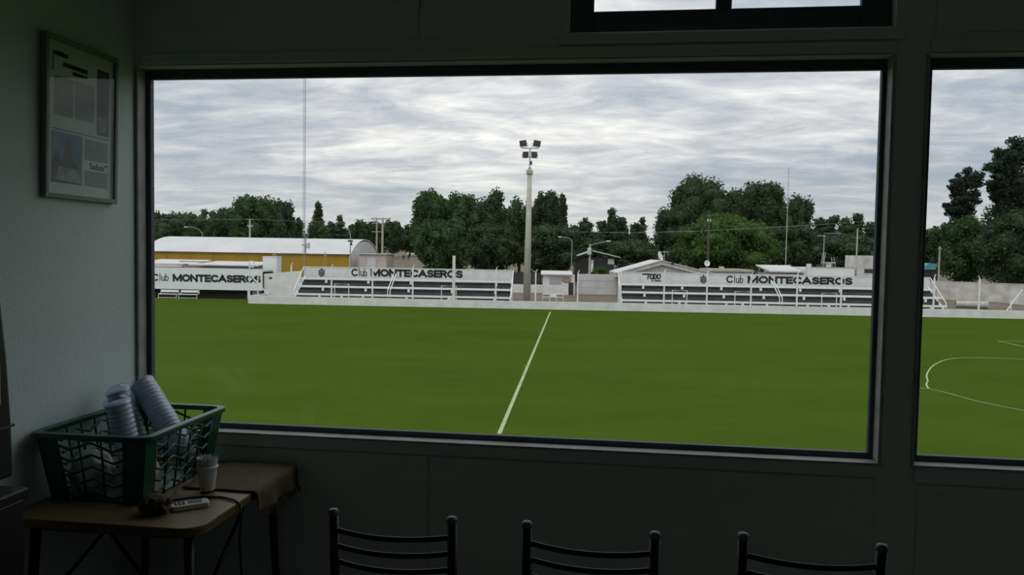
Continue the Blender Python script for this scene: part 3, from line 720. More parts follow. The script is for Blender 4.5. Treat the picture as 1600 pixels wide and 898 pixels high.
# ------------------------------------------------------------------ left pavilion with the first lettering
v = 86.0; uA, uB = U(150, v), U(409.5, v, 430); um = uB
t = thing('club_pavilion', 'white fascia pavilion with the club name at the left edge', 'building', fl=(um, v, 0))
zT, zB = ZZ(325, 419, v), ZZ(325, 452.5, v)
MB().box(uA - um, 0, 0, .25, zB, zT).build('fascia', M['whiteb'], t)
MB().box(uA - um, -.1, .25, 3.6, zT - .35, zT - .15).build('roof', M['roofw'], t)
MB().box(uA - um, 0, 3.4, 3.55, 0, zT - .36).build('rear_wall', M['dgreen'], t)
MB().box(-.3, 0, .25, 3.4, 0, zB + 1).build('end_wall', M['dgreen'], t)
MB().box(-1.75, -1.45, .02, .22, 0, zB).build('pillar', M['white'], t)
MB().box(-1.4, -.1, .5, .56, 0, zB).build('mesh_gate', M['steel'], t)
def zl(px, py): return ZZ(px, py, v)
painted('lettering_club', 'C', 'letter', t, U(237.5, v) - um, U(247.5, v) - um, zl(244, 438.6), zl(244, 427.6), -.005, .20)
painted('lettering_club', 'lub', 'letter', t, U(249.5, v) - um, U(263.5, v) - um, zl(256, 438.6), zl(256, 427), -.005, .10)
painted('lettering_name', 'MONTECASEROS', 'letter', t, U(270, v) - um, U(407.5, v) - um, zl(275, 439.6), zl(275, 428), -.005, .27)
for i, (a, c) in enumerate(((247.5, 275.5), (279, 307.5))):
    vb = 84.6; q = thing('players_bench', 'white players bench under the pavilion, %s' % ('leftmost of two' if i == 0 else 'right one of two'), 'bench', fl=(U((a + c) / 2, vb), vb, 0), group='benches under the pavilion')
    hw = (U(c, vb) - U(a, vb)) / 2; z1_, z2_ = ZZ(260, 453, vb), ZZ(260, 456.5, vb)
    MB().box(-hw + .06, hw - .06, .55, .62, z2_, z1_).build('backrest', M['pipe'], q)
    MB().box(-hw, hw, -.05, .4, .50, .58).build('seat', M['pipe'], q); MB().tube([(-hw, -.05, .12), (hw, -.05, .12)], .03, 6).build('foot_rail', M['pipe'], q)
    for s in (-1, 1): MB().tube([(s * hw, 0, 0), (s * hw, 0, .55), (s * hw, .58, .6), (s * hw, .58, z1_)], .035, 6).build('leg_frame', M['pipe'], q)
# roofs behind the pavilion
t = thing('low_house', 'low pale house with flat white roofs behind the pavilion', 'building', fl=(U(300, 93), 93, 0)); um = U(300, 93)
MB().box(U(200, 93) - um, U(318, 93) - um, 0, 9, 0, ZZ(270, 409, 93) - .25).build('wall', M['pink'], t)
MB().prism([(-.3, ZZ(270, 417, 93)), (8, ZZ(270, 407, 97)), (8, ZZ(270, 407, 97) + .12), (-.3, ZZ(270, 417, 93) + .12)], 'x', U(200, 93) - um, U(286, 93) - um).build('roof', M['roofw'], t)
MB().box(U(284, 93) - um, U(318, 93) - um, -.6, 3, ZZ(300, 408.5, 92.5) - .08, ZZ(300, 408.5, 92.5) + .06).build('canopy_slab', M['concl'], t)
MB().box(U(318, 91) - um, U(410, 91) - um, -2.2, 4, 0, ZZ(360, 416.5, 91)).build('annex_wall', M['pink'], t)
MB().prism([(-3, ZZ(360, 416, 90) + .05), (5, ZZ(360, 409.5, 98)), (5, ZZ(360, 409.5, 98) + .14), (-3, ZZ(360, 416, 90) + .22)], 'x', U(300, 91) - um, U(409, 91) - um).build('roof', M['roofw'], t)
v = 90.4; t = thing('tank_tower', 'square white masonry tower right of the pavilion', 'tower', fl=(U(421.5, v), v, 0)); hw = (U(432.5, v) - U(410.5, v)) / 2
MB().box(-hw, hw, 0, 1.6, 0, ZZ(421, 401.5, v)).build('shaft', M['whiteb'], t, bevel=.02); MB().box(-hw - .05, hw + .05, -.05, 1.65, ZZ(421, 401.5, v), ZZ(421, 401.5, v) + .08).build('cap', M['whiteb'], t)
MB().tube([(.25 + .22 * math.cos(a), .8, ZZ(421, 401.5, v) + .08 + .3 * math.sin(a)) for a in np.linspace(0, math.pi, 9)], .05, 6).build('vent_pipe', M['steel'], t)
v = 86.35; u0, u1 = U(412.5, v), U(470, v); t = thing('wall_yard', 'whitewashed masonry yard wall between the pavilion and the left grandstand', None, fl=(u0, v, 0), kind='structure')
MB().prism([(0, 0), (u1 - u0, 0), (u1 - u0, ZZ(478, 423, v)), (0, ZZ(409, 427.5, v))], 'y', 0, .25).build('masonry', M['white'], t)
MB().box(U(420.5, v) - u0, U(425, v) - u0, -.06, 0, ZZ(422, 435.3, v), ZZ(422, 432.8, v)).build('dark_vent', M['letter'], t)
# corner frame at the left end of the low wall
t = thing('fence_gantry', 'tall white pipe gantry with a slanting brace at the left end of the low wall', 'gantry', fl=(ul + .1, WV + .12, WH - .1)); zz_ = ZZ(388, 407, WV) - WH
for du in (0, .95): MB().tube([(du, 0, 0), (du, 0, zz_ - (.0 if du == 0 else .75))], .06, 8).build('post', M['pipe'], t)
MB().tube([(0, 0, ZZ(388, 427, WV) - WH), (U(421, WV, 466) - ul - .1, 0, .1)], .055, 8).build('brace', M['pipe'], t)
MB().box(-.02, .5, -.04, .04, zz_ - .02, zz_ + .10).build('top_rail', M['pipe'], t); MB().box(-.02, .5, -.04, .04, zz_ - .62, zz_ - .54).build('top_rail', M['pipe'], t); MB().box(.42, .5, -.04, .04, zz_ - .54, zz_ - .02).build('top_stile', M['pipe'], t)

# ------------------------------------------------------------------ hangar
vn, vf = 105., 122.; u0, u1 = U(270, 113.5, 372), U(549, vn, 396); um = u1
t = thing('barrel_hangar', 'long hangar with a white barrel roof and yellow side wall', 'building', fl=(um, vn, 0))
ze = ZZ(450, 395, vn); zr = ZZ(420, 371.5, 113.5)
MB().box(u0 - um, -.2, 0, .3, 0, ze).build('side_wall', M['yellow'], t)
MB().box(u0 - um, -.2, vf - vn - .3, vf - vn, 0, ze).build('side_wall', M['yellow'], t)
arc = []
for k in range(17):
    q = -1 + k / 8; arc.append(((vf - vn) / 2 + q * ((vf - vn) / 2 + .35), ze - .05 + (zr - ze + .05) * (1 - abs(q) ** 2.1)))
inn = [((p[0] - (vf - vn) / 2) * .985 + (vf - vn) / 2, p[1] - .14) for p in reversed(arc)]
b = MB(); ring = arc + inn; nk = len(arc)
for xx in (u0 - um, 0.):
    for p in arc: b.v.append((xx, p[0], p[1]))
    for p in inn[::-1]: b.v.append((xx, p[0], p[1]))
for i in range(nk - 1):
    b.f += [(i, i + 1, 2 * nk + i + 1, 2 * nk + i), (nk + i, nk + i + 1, 3 * nk + i + 1, 3 * nk + i), (i, i + 1, nk + i + 1, nk + i), (2 * nk + i, 2 * nk + i + 1, 3 * nk + i + 1, 3 * nk + i)]
b.mi = [0] * len(b.f)
b.build('barrel_roof', M['roofw'], t)
for xx, nm in ((-.28, 'gable_wall'), (u0 - um + .1, 'gable_wall')):
    MB().prism([(p[0], max(0, p[1] - .15)) for p in inn[::-1]][::1] + [(vf - vn - .3, 0), (.3, 0)], 'x', xx, xx + .2).build(nm, M['white'], t)
for k in range(1, 9): MB().box((u0 - um) * k / 9 - .12, (u0 - um) * k / 9 + .12, -.06, 0, 0, ze - .1).build('pilaster', M['yellow'], t)
MB().box(-.06, .0, 10.5, 13, 0, 3.2).build('gable_door', M['grey'], t)
# annex by the hangar
v = 104.; u0, u1 = U(561, v), U(603, v); t = thing('flat_annex', 'pale flat-roofed annex in front of the hangar gable', 'building', fl=(u0, v, 0)); zz_ = ZZ(600, 397.5, v)
MB().box(0, u1 - u0, 0, 5, 0, zz_).build('wall', M['pink'], t); MB().box(-.2, u1 - u0 + .2, -.25, 5.2, zz_, zz_ + .12).build('roof', M['roofw'], t)
MB().box((u1 - u0) * .30, (u1 - u0) * .62, -.05, 0, 0, zz_ - .45).build('door', M['grey'], t)

# ------------------------------------------------------------------ between the stands
v = 93.; u0, u1 = U(848, v), U(898, v); t = thing('ticket_booth', 'small white booth with an oval sign beside the floodlight mast', 'booth', fl=(u0, v, 0)); wd = u1 - u0; zz_ = ZZ(870, 429.5, v)
MB().box(0, wd, 0, 3, 0, zz_).build('wall', M['white'], t); MB().prism([(-.35, zz_), (3.3, zz_ + .35), (3.3, zz_ + .47), (-.35, zz_ + .12)], 'x', -.25, wd - .3).build('roof', M['roofw'], t)
sh = MB().box(U(858.5, v) - u0, U(877, v) - u0, -.05, 0, ZZ(867, 443.4, v), ZZ(867, 431.5, v)).build('shutter', M['steel'], t)
for k in range(5): zq = ZZ(867, 443.2 - 2.4 * k, v); MB().box(U(858.7, v) - u0, U(876.8, v) - u0, -.08, -.05, zq, zq + .10).build('shutter_slat', M['grey'], sh)
ov = MB(); cu, cz = U(885, v) - u0, ZZ(885, 437, v); aa, bb = (U(892.5, v) - U(877.5, v)) / 2, 4.4 / FPX * v
ov.prism([(cu + aa * math.cos(q), cz + bb * math.sin(q)) for q in np.linspace(0, 2 * math.pi, 28, endpoint=False)], 'y', -.06, 0); s0 = ov.build('oval_sign', M['red'], t)
MB().prism([(cu + aa * .84 * math.cos(q), cz + bb * .74 * math.sin(q)) for q in np.linspace(0, 2 * math.pi, 28, endpoint=False)], 'y', -.08, -.06).build('sign_face', M['pink'], s0)
for k in (-.5, -.2, .1, .4): MB().box(cu + aa * k, cu + aa * (k + .16), -.10, -.08, cz - bb * .4, cz + bb * .35).build('sign_mark', M['red'], s0)
MB().box(wd - .75, wd - .15, -.04, 0, 0, zz_ - .9).build('doorway', M['phd'], t)
v = 94.; u0, u1 = U(903, v), U(963, v); t = thing('wall_panels', 'grey precast panel wall beside the booth', None, fl=(u0, v, 0), kind='structure')
zz_ = ZZ(930, 428, v); n_ = 4
for i in range(4):
    for k in range(n_): MB().box((u1 - u0) * i / 4 + .02, (u1 - u0) * (i + 1) / 4 - .02, 0, .1, zz_ * k / n_ + .012, zz_ * (k + 1) / n_ - .012).build('panel', M['grey'], t)
for i in range(5): MB().box((u1 - u0) * i / 4 - .07, (u1 - u0) * i / 4 + .07, .03, .2, 0, zz_ + .04).build('pier', M['grey'], t)
v = 95.; u0, u1 = U(796, v), U(849, v); t = thing('wall_low', 'low white wall behind the floodlight mast', None, fl=(u0, v, 0), kind='structure')
MB().box(0, u1 - u0, 0, .25, 0, ZZ(810, 444, v)).build('masonry', M['white'], t)
v = 96.5; u0, u1 = U(780, v), U(846, v); t = thing('wall_board', 'dark board fence behind the floodlight mast', None, fl=(u0, v, 0), kind='structure')
for k in range(16): MB().box((u1 - u0) * k / 16 + .02, (u1 - u0) * (k + 1) / 16 - .02, 0, .06, 0, ZZ(810, 425, v) + rnd.uniform(-.06, .06)).build('board', M['phd'], t)
v = 82.5; u0, u1 = U(848.5, v), U(880.5, v); t = thing('pipe_barrier', 'low white pipe barrier on the earth beside the mast', 'barrier', fl=(u0, v, 0)); zz_ = ZZ(860, 459.5, v)
MB().tube([(0, 0, 0), (0, 0, zz_), (u1 - u0, 0, zz_), (u1 - u0, 0, 0)], .05, 8).build('frame', M['pipe'], t)
for k in (.34, .66): MB().tube([((u1 - u0) * k, 0, 0), ((u1 - u0) * k, 0, zz_)], .04, 8).build('upright', M['pipe'], t)
MB().tube([(0, 0, zz_ - .32), (u1 - u0, 0, zz_ - .32)], .04, 8).build('rail', M['pipe'], t); MB().box((u1 - u0) * .38, (u1 - u0) * .64, -.06, -.02, zz_ - .33, zz_ + .02).build('plate', M['pipe'], t)
# house behind the panel wall
v = 128.; u0, u1 = U(893, v), U(968, v); t = thing('far_house', 'dark house with a pale low-pitched roof behind the panel wall', 'building', fl=(u0, v, 0)); wd = u1 - u0; zz_ = ZZ(930, 402.5, v)
MB().box(.6, wd - 1, 0, 8, -1, zz_).build('wall', M['phd'], t)
MB().prism([(0, zz_ - .1), (wd * .42, ZZ(925, 392.5, v)), (wd, zz_ + .05), (wd, zz_ + .18), (wd * .42, ZZ(925, 392.5, v) + .2), (0, zz_ + .05)], 'y', -.8, 8).build('roof', M['roofw'], t)
wn = MB().box(U(949, v) - u0, U(959, v) - u0, -.1, 0, ZZ(955, 413, v), ZZ(955, 404.5, v)).build('window', M['whited'], t); MB().box(U(950, v) - u0, U(958, v) - u0, -.13, -.1, ZZ(955, 412, v), ZZ(955, 405.5, v)).build('pane', M['grey'], wn)
MB().box(U(923, v) - u0, U(926.5, v) - u0, -.1, 0, ZZ(925, 418, v), ZZ(925, 406, v)).build('pillar', M['white'], t)

# ------------------------------------------------------------------ behind the right stand
v = 92.; ua, ur_, ub = U(962, v), U(1033, v), U(1112, v); t = thing('gable_house', 'wide pale gable roof rising behind the right grandstand', 'building', fl=(ur_, v, 0)); a, c = ua - ur_, ub - ur_
zr = ZZ(1033, 407.5, v); zl_, zr_ = ZZ(964, 427, v), ZZ(1110, 427, v); th = .48
MB().prism([(a + .5, 0), (c - .5, 0), (c - .5, zr_ - .3), (0, zr - .55), (a + .5, zl_ - .3)], 'y', .5, 9).build('wall', M['grey'], t)
MB().prism([(a, zl_ - th), (0, zr - th), (c, zr_ - th), (c, zr_), (0, zr), (a, zl_)], 'y', 0, 10).build('roof', M['whited'], t)
MB().prism([(a, zl_), (0, zr), (0, zr + .1), (a, zl_ + .1)], 'y', -.15, 10).build('roof_edge', M['roofw'], t)
MB().prism([(0, zr), (c, zr_), (c, zr_ + .1), (0, zr + .1)], 'y', -.15, 10).build('roof_edge', M['roofw'], t)
MB().box(U(1048, v) - ur_, U(1052, v) - ur_, -.25, .3, ZZ(1050, 413, v), ZZ(1050, 409, v)).build('roof_vent', M['phd'], t)
def dish(px, py, v, r, label, rz, tilt, zbase):
    c = fld(px, py, v); t = thing('satellite_dish', label, 'dish', fl=(c.x, c.y, zbase), rz=rz); hz_ = c.z - zbase
    b = MB().lathe([(.02, .0), (r * .4, .03), (r * .75, .10), (r, .20), (r * 1.02, .20), (r * .76, .07), (r * .4, .0), (.02, -.03)], 24); o = b.build('reflector', M['dish'], t, smooth=True)
    o.location = (0, 0, hz_); o.rotation_euler = (R(tilt), 0, 0)
    MB().tube([(0, .05, 0), (0, .05, hz_)], .05, 8).build('mast', M['steel'], t); MB().tube([(0, 0, hz_ - r * .5), (0, -r * .9 * math.cos(R(20)), hz_ + r * .1)], .025, 6).build('feed_arm', M['steel'], t)
    MB().box(-.07, .07, -r * .95, -r * .80, hz_ + r * .05, hz_ + r * .2).build('feed_horn', M['grey'], t)
dish(1030, 400.5, 94.0, .62, 'white satellite dish on the ridge of the gable roof', R(62), 70, zr + .06)
dish(1104, 411.5, 93.5, .36, 'small grey satellite dish at the right end of the gable roof', R(8), 80, zr + (zr_ - zr) * (U(1104, 93.5) - ur_) / c + .1)
t = thing('roof_antenna', 'short antenna bracket behind the ridge dish', 'antenna', fl=(U(1037, 94.4), 94.4, zr + .06))
MB().tube([(0, 0, 0), (0, 0, 1.2)], .05, 8).build('mast', M['steel'], t); MB().tube([(-.5, 0, 1.05), (.6, 0, 1.05)], .04, 6).build('boom', M['steel'], t); MB().tube([(.45, 0, .55), (.45, 0, 1.05)], .03, 6).build('element', M['steel'], t)
v = 96.; u0, u1 = U(1110, v), U(1172, v); t = thing('low_shed', 'low shed roof between the gable house and the white flat house', 'building', fl=(u0, v, 0)); wd = u1 - u0
MB().box(0, wd, 0, 6, 0, ZZ(1140, 424, v)).build('wall', M['whited'], t); MB().box(-.2, wd + .2, -.3, 6.2, ZZ(1140, 424, v), ZZ(1140, 420.5, v)).build('roof', M['concl'], t); MB().box(wd * .26, wd * .36, .5, 1.2, ZZ(1140, 420.5, v), ZZ(1140, 416.5, v)).build('chimney', M['pink'], t)
v = 93.; u0, u1 = U(1201, v), U(1254, v); t = thing('lean_to', 'lean-to roof with a pale edge left of the white flat house', 'building', fl=(u0, v, 0)); wd = u1 - u0
MB().box(.3, wd, .4, 6, 0, ZZ(1230, 427, v)).build('wall', M['pink'], t); MB().prism([(-.2, ZZ(1230, 425.5, v)), (6, ZZ(1230, 416, v + 6)), (6, ZZ(1230, 416, v + 6) + .15), (-.2, ZZ(1230, 425.5, v) + .2)], 'x', 0, wd).build('roof', M['roofw'], t)
v = 91.5; u0, u1 = U(1262, v), U(1335, v); t = thing('flat_house', 'white flat-roofed house with a parapet behind the right grandstand', 'building', fl=(u0, v, 0)); wd = u1 - u0
MB().box(0, wd, 0, 7, 0, ZZ(1300, 418.5, v)).build('wall', M['whiteb'], t); MB().box(-.1, .35, -.1, .4, 0, ZZ(1265, 412, v)).build('chimney', M['white'], t)
MB().box(.4, wd, -.04, .15, ZZ(1300, 418.5, v), ZZ(1300, 417.3, v)).build('coping', M['concl'], t)
t = thing('tank_stand', 'rusty steel tank stand on the white flat house', 'tank stand', fl=(U(1293, v + 2), v + 2, ZZ(1300, 418.5, v)))
for s in (-1, 1):
    for q in (-.4, .4): MB().tube([(s * .75, q, 0), (s * .5, q, 1.9 if s < 0 else 1.3)], .05, 6).build('leg', M['steel'], t)
MB().box(-.7, .7, -.5, .5, .55, .68).build('deck', M['concl'], t); MB().box(-.30, .30, -.3, .3, .0, .55).build('plinth', M['grey'], t); MB().box(-1.3, -.6, -.3, .3, .0, .35).build('crate', M['phd'], t)
v = 91.; t = thing('tank_house', 'weathered white block of the roof tank beside the window frame', 'building', fl=(U(1340, v), v, 0)); wd = U(1385, v) - U(1340, v)
MB().box(0, wd, 0, 4, 0, ZZ(1350, 399, v)).build('wall', M['whited'], t); MB().box(U(1350, v) - U(1340, v), wd, -.06, 0, ZZ(1350, 426, v), ZZ(1350, 420, v)).build('dark_opening', M['phd'], t)

# ------------------------------------------------------------------ right window: yard wall, pipe, tarpaulin
A, B_ = Vector((U(1440, 100, 450), 100)), Vector((U(1640, 90, 450), 90)); d = B_ - A
t = thing('wall_block', 'whitewashed block wall behind the fallen pipe, seen in the right window', None, fl=(A.x, A.y, 0), rz=math.atan2(d.y, d.x), kind='structure')
zz_ = (ZZ(1480, 437.5, 98) + ZZ(1600, 447, 92)) / 2
MB().box(0, d.length * 1.3, 0, .25, 0, zz_).build('masonry', M['whited'], t); MB().box(0, d.length * 1.3, -.05, .3, zz_, zz_ + .06).build('coping', M['whited'], t)
p0, p1 = fld(1493, 474, 88.5), fld(1543, 477, 87.6); p1.z = p0.z; t = thing('concrete_pipe', 'pale concrete pipe lying on the earth in the right window', 'pipe', fl=(p0.x, p0.y, ground(88) + .38), rz=math.atan2(p1.y - p0.y, p1.x - p0.x)); ln = (p1 - p0).length
b = MB(); n_ = 18
b.tube([(0, 0, 0), (ln, 0, 0)], .38, n_, cap=False); b.tube([(0, 0, 0), (ln, 0, 0)], .30, n_, cap=False)
b.f += [(i, (i + 1) % n_, 2 * n_ + (i + 1) % n_, 2 * n_ + i) for i in range(n_)] + [(n_ + i, n_ + (i + 1) % n_, 3 * n_ + (i + 1) % n_, 3 * n_ + i) for i in range(n_)]; b.mi += [0] * (2 * n_)
b.build('barrel', M['concl'], t, smooth=False); MB().tube([(ln - .25, 0, 0), (ln + .02, 0, 0)], .42, n_).build('collar', M['concl'], t)
for i, (a, c, y0, y1) in enumerate(((1568, 1598, 488, 452),)):
    v = 80.4; t = thing('pipe_brace', 'slanting white pipe brace on the low wall at the right edge', 'brace', fl=(U(a, v, 488), v, .3))
    MB().tube([(0, 0, 0), (U(c, v, 452) - U(a, v, 488), 0, ZZ(c, y1, v) - .3)], .06, 8).build('tube', M['pipe'], t); MB().box(-.15, .15, -.1, .1, -.3, .05).build('shoe', M['pipe'], t)
t = thing('yard_stakes', 'short white stake standing on the earth near the right edge', 'stake', fl=(U(1581, 82), 82, 0)); MB().box(-.05, .05, -.05, .05, 0, 1.7).build('stake', M['pipe'], t); MB().box(-.09, .09, -.06, .06, 1.7, 1.8).build('stake_head', M['pipe'], t)
t = thing('tarp_shelter', 'teal tarpaulin shelter between the window post and the dark trees', 'shelter', fl=(U(1457, 124), 124, 1.2)); h_ = ZZ(1457, 411, 124) - 1.2
MB().prism([(-1.9, h_ - 1.0), (-.6, h_), (.6, h_ - .1), (1.2, h_ - .9), (1.2, h_ - 1.0), (-1.9, h_ - 1.1)], 'y', 0, 4).build('tarpaulin', M['teal'], t); MB().box(-1.8, 1.1, .2, 3.8, 0, h_ - 1.05).build('shed', M['phd'], t)

# ------------------------------------------------------------------ poles, masts, wires
def pole(name, px, ytop, v, r, label, parts=(), base=None, m='concl', cat='pole', pyb=None):
    g_ = ground(v); u = U(px, v, ytop); zt = ZZ(px, ytop, v)
    t = thing(name, label, cat, fl=(u, v, g_)); MB().tube([(0, 0, -.3), (0, 0, zt - g_)], [r, r * .7], 8).build('shaft', M[m], t); return t, zt - g_
t, z = pole('utility_pole', 390.5, 342, 135, .20, 'concrete utility pole above the middle of the hangar roof')
MB().box(-.55, .55, -.1, .1, z - 1.3, z - 1.1).build('crossarm', M['concl'], t); MB().box(-.3, .3, -.12, .12, z - 1.5, z - 1.3).build('crossarm', M['concl'], t); MB().box(-.7, .7, -.08, .08, z - .1, z).build('crossarm', M['concl'], t)
t, z = pole('utility_pole', 589, 341, 140, .20, 'thinner left pole of the double pole right of the hangar')
MB().box(-1.0, 1.2, -.1, .1, z - 1.0, z - .85).build('crossarm', M['steel'], t); MB().box(-.9, .9, -.1, .1, z - 2.6, z - 2.45).build('crossarm', M['steel'], t)
t, z = pole('utility_pole', 598, 340.5, 138, .26, 'thicker right pole of the double pole right of the hangar')
MB().box(-2.1, 1.5, -.12, .12, z - .25, z - .05).build('crossarm', M['steel'], t)
for du in (-1.9, -1.2, .2, 1.3): MB().lathe([(.05, 0), (.08, .1), (.04, .25)], 8, (du, 0, z - .05)).build('insulator', M['grey'], t)
t, z = pole('utility_pole', 922, 381, 112, .20, 'concrete street pole with a transformer before the far house')
MB().tube([(0, 0, z - .25), (1.2, 0, z + .15), (2.6, 0, z + .45)], .05, 8).build('lamp_arm', M['steel'], t); MB().box(2.4, 3.0, -.12, .12, z + .38, z + .55).build('lamp_head', M['dish'], t)
MB().lathe([(.3, 0), (.32, .1), (.32, .9), (.2, 1.0)], 12, (-.1, -.3, z - 1.6)).build('transformer', M['grey'], t); MB().box(.15, .35, -.1, .1, z - 1.9, z - .4).build('cable_box', M['phd'], t); MB().box(.2, .5, -.2, -.1, z - 4.2, z - 2.9).build('notice_board', M['dish'], t)
def lamp(px, ytop, v, dx, label, rise=.5):
    t, z = pole('street_lamp', px, ytop, v, .09, label, m='steel', cat='street lamp')
    MB().tube([(0, 0, z - .4), (dx * .25, 0, z + rise * .6), (dx * .7, 0, z + rise), (dx, 0, z + rise)], .045, 6).build('lamp_arm', M['steel'], t)
    MB().box(min(dx, dx * 1.28), max(dx, dx * 1.28), -.13, .13, z + rise - .04, z + rise + .1).build('lamp_head', M['dish'], t); return t, z
lamp(316, 362, 135, -2.6, 'arched street lamp behind the left part of the hangar', .8)
t, z = lamp(547.5, 364, 103, -.8, 'dark street lamp pole at the right corner of the hangar', .7); MB().box(-.35, .35, -.1, .1, z - 1.2, z - 1.0).build('crossarm', M['phd'], t); MB().lathe([(.12, 0), (.16, .2), (.06, .45)], 8, (.15, 0, z - 1.7)).build('insulator', M['phd'], t)
lamp(894, 374, 112, -1.6, 'tall street lamp above the small white booth', .3)
t, z = pole('short_pole', 508, 393, 100, .07, 'short thin pole before the yellow hangar wall', m='steel'); MB().box(-.2, .2, -.05, .05, z - .6, z - .5).build('crossarm', M['steel'], t)
t, z = pole('wood_pole', 1108, 340, 104, .19, 'wooden pole before the bright green tree', m='bark'); MB().box(-.25, .25, -.1, .1, z - .5, z - .2).build('pole_top_box', M['grey'], t)
t, z = pole('wood_pole', 1288, 367, 100, .09, 'thin pole with crossarm above the white flat house', m='steel'); MB().box(-.9, .2, -.05, .05, z - .15, z - .05).build('crossarm', M['steel'], t); MB().box(-.05, 2.2, -.03, .03, z + .2, z + .26).build('crossarm', M['steel'], t)
pole('street_pole', 1340, 357, 98, .11, 'grey pole behind the weathered roof tank block', m='concl')
t, z = pole('street_pole', 1468.5, 385, 104, .12, 'pale pole beside the teal tarpaulin', m='concl'); MB().box(-.2, .2, -.1, .1, z - .4, z - .2).build('pole_band', M['steel'], t)
# antenna mast (yagi) on the right
t, z = pole('radio_mast', 1232.5, 262, 100, .06, 'slender radio mast with small aerials above the right trees', m='concl', cat='antenna')
for dz, l0, l1 in ((2.2, 0, 1.2), (2.75, -.35, .6), (1.7, -.25, .35)): MB().tube([(l0, 0, z - dz), (l1, 0, z - dz)], .045, 6).build('aerial', M['dish'], t)
dish(1232, 418.5, 99.4, .38, 'small grey dish at the foot of the radio mast', R(-10), 80, 2.6)
# tall lattice mast on the left
v = 98.; u = U(475.5, v, 300); t = thing('lattice_mast', 'very tall thin lattice mast rising above the left grandstand', 'antenna', fl=(u, v, 0)); zt = 30.; r_ = .17
cs = [(r_ * math.cos(a), r_ * math.sin(a)) for a in (R(90), R(210), R(330))]
for c in cs: MB().tube([(c[0], c[1], 0), (c[0], c[1], zt)], .022, 6).build('mast_leg', M['steel'], t)
b = MB()
for k in range(75):
    z = zt * k / 75
    for j in range(3): b.tube([(*cs[j], z), (*cs[(j + 1) % 3], z + zt / 75)], .008, 4)
tag(b.build('lattice_bracing', M['steel'], t), kind='stuff')
z = ZZ(478, 384, v); MB().box(.25, .75, -.15, .15, z - .35, z + .4).build('equipment_box', M['grey'], t); MB().lathe([(.05, 0), (.25, .08), (.3, .18)], 16, (-.02, -.35, z)).build('drum_antenna', M['dish'], t); MB().tube([(.2, 0, z - 1.0), (.2, 0, z + 1.1)], .07, 6).build('mounting_tube', M['steel'], t)
def wire(pts, label, r=.016):
    P = [fld(*p) for p in pts]; o = MB().tube(P, r, 5).build('power_line', M['steel'], smooth=True); infield(o, 0, 0, 0); tag(o, label, 'wire')
wire([(180, 343.5, 135), (240, 343.5, 135), (320, 343.3, 135), (390, 342, 135), (460, 345.5, 136), (530, 346.5, 138), (588, 342, 140)], 'power line sagging across the trees behind the hangar')
wire([(890, 362, 104), (1000, 363.5, 103), (1085, 361, 102), (1180, 356.5, 101), (1280, 351, 100), (1380, 344, 99)], 'pale power line crossing in front of the big right trees')

# ------------------------------------------------------------------ two people walking far off on the street
def person(px, py, v, rz, label):
    g_ = ZZ(px, py, v); t = None
    me = bpy.data.meshes.new('person')
    J = {'pel': (0, 0, .95), 'spi': (0, 0, 1.15), 'che': (0, 0, 1.36), 'nec': (0, 0, 1.50), 'hea': (0, -.02, 1.62), 'top': (0, -.01, 1.73),
         'sl': (-.19, 0, 1.42), 'el': (-.25, .03, 1.14), 'hl': (-.25, -.08, .90), 'sr': (.19, 0, 1.42), 'er': (.25, .02, 1.14), 'hr': (.25, -.10, .91),
         'll': (-.09, 0, .90), 'kl': (-.10, -.10, .50), 'al': (-.10, -.02, .08), 'tl': (-.10, -.16, .03), 'lr': (.09, 0, .90), 'kr': (.10, .06, .50), 'ar': (.10, .22, .10), 'tr': (.10, .10, .03)}
    Rr = dict(pel=.15, spi=.14, che=.16, nec=.06, hea=.10, top=.08, sl=.07, el=.05, hl=.04, sr=.07, er=.05, hr=.04, ll=.10, kl=.065, al=.045, tl=.04, lr=.10, kr=.065, ar=.045, tr=.04)
    K = list(J); E = [('pel', 'spi'), ('spi', 'che'), ('che', 'nec'), ('nec', 'hea'), ('hea', 'top'), ('che', 'sl'), ('sl', 'el'), ('el', 'hl'), ('che', 'sr'), ('sr', 'er'), ('er', 'hr'), ('pel', 'll'), ('ll', 'kl'), ('kl', 'al'), ('al', 'tl'), ('pel', 'lr'), ('lr', 'kr'), ('kr', 'ar'), ('ar', 'tr')]
    me.from_pydata([J[k] for k in K], [(K.index(a), K.index(c)) for a, c in E], [])
    me.materials.append(M['cloths']); o = bpy.data.objects.new('person', me); col.objects.link(o)
    s = o.modifiers.new('skin', 'SKIN'); s.use_smooth_shade = True
    for i, k in enumerate(K): me.skin_vertices[0].data[i].radius = (Rr[k], Rr[k])
    me.skin_vertices[0].data[0].use_root = True
    o.modifiers.new('sub', 'SUBSURF').levels = 1
    infield(o, U(px, v, py), v, g_, rz); tag(o, label, 'person', 'people walking on the far street')
person(630.5, 406.8, 215, R(10), 'person in dark clothes walking far off, the left of two')
person(638.5, 406.8, 215, R(-30), 'person in dark clothes walking far off, the right of two')
t = thing('parked_car', 'pale parked car far off at the foot of the big trees', 'car', fl=(U(645, 285), 285, ground(285)))
bd = MB().prism([(-2.1, .3), (2.1, .3), (2.1, .8), (1.3, .9), (.7, 1.42), (-1.2, 1.42), (-1.8, .92), (-2.1, .85)], 'y', -.8, .8).build('body', M['dish'], t, bevel=.06)
MB().prism([(.62, 1.34), (1.12, .95), (-1.6, .95), (-1.15, 1.34)], 'y', -.82, .82).build('side_glass', M['phd'], t)
for s in (-1.3, 1.3):
    for q in (-.78, .78): MB().tube([(s, q - .1, .32), (s, q + .1, .32)], .32, 14).build('wheel', M['phd'], t)

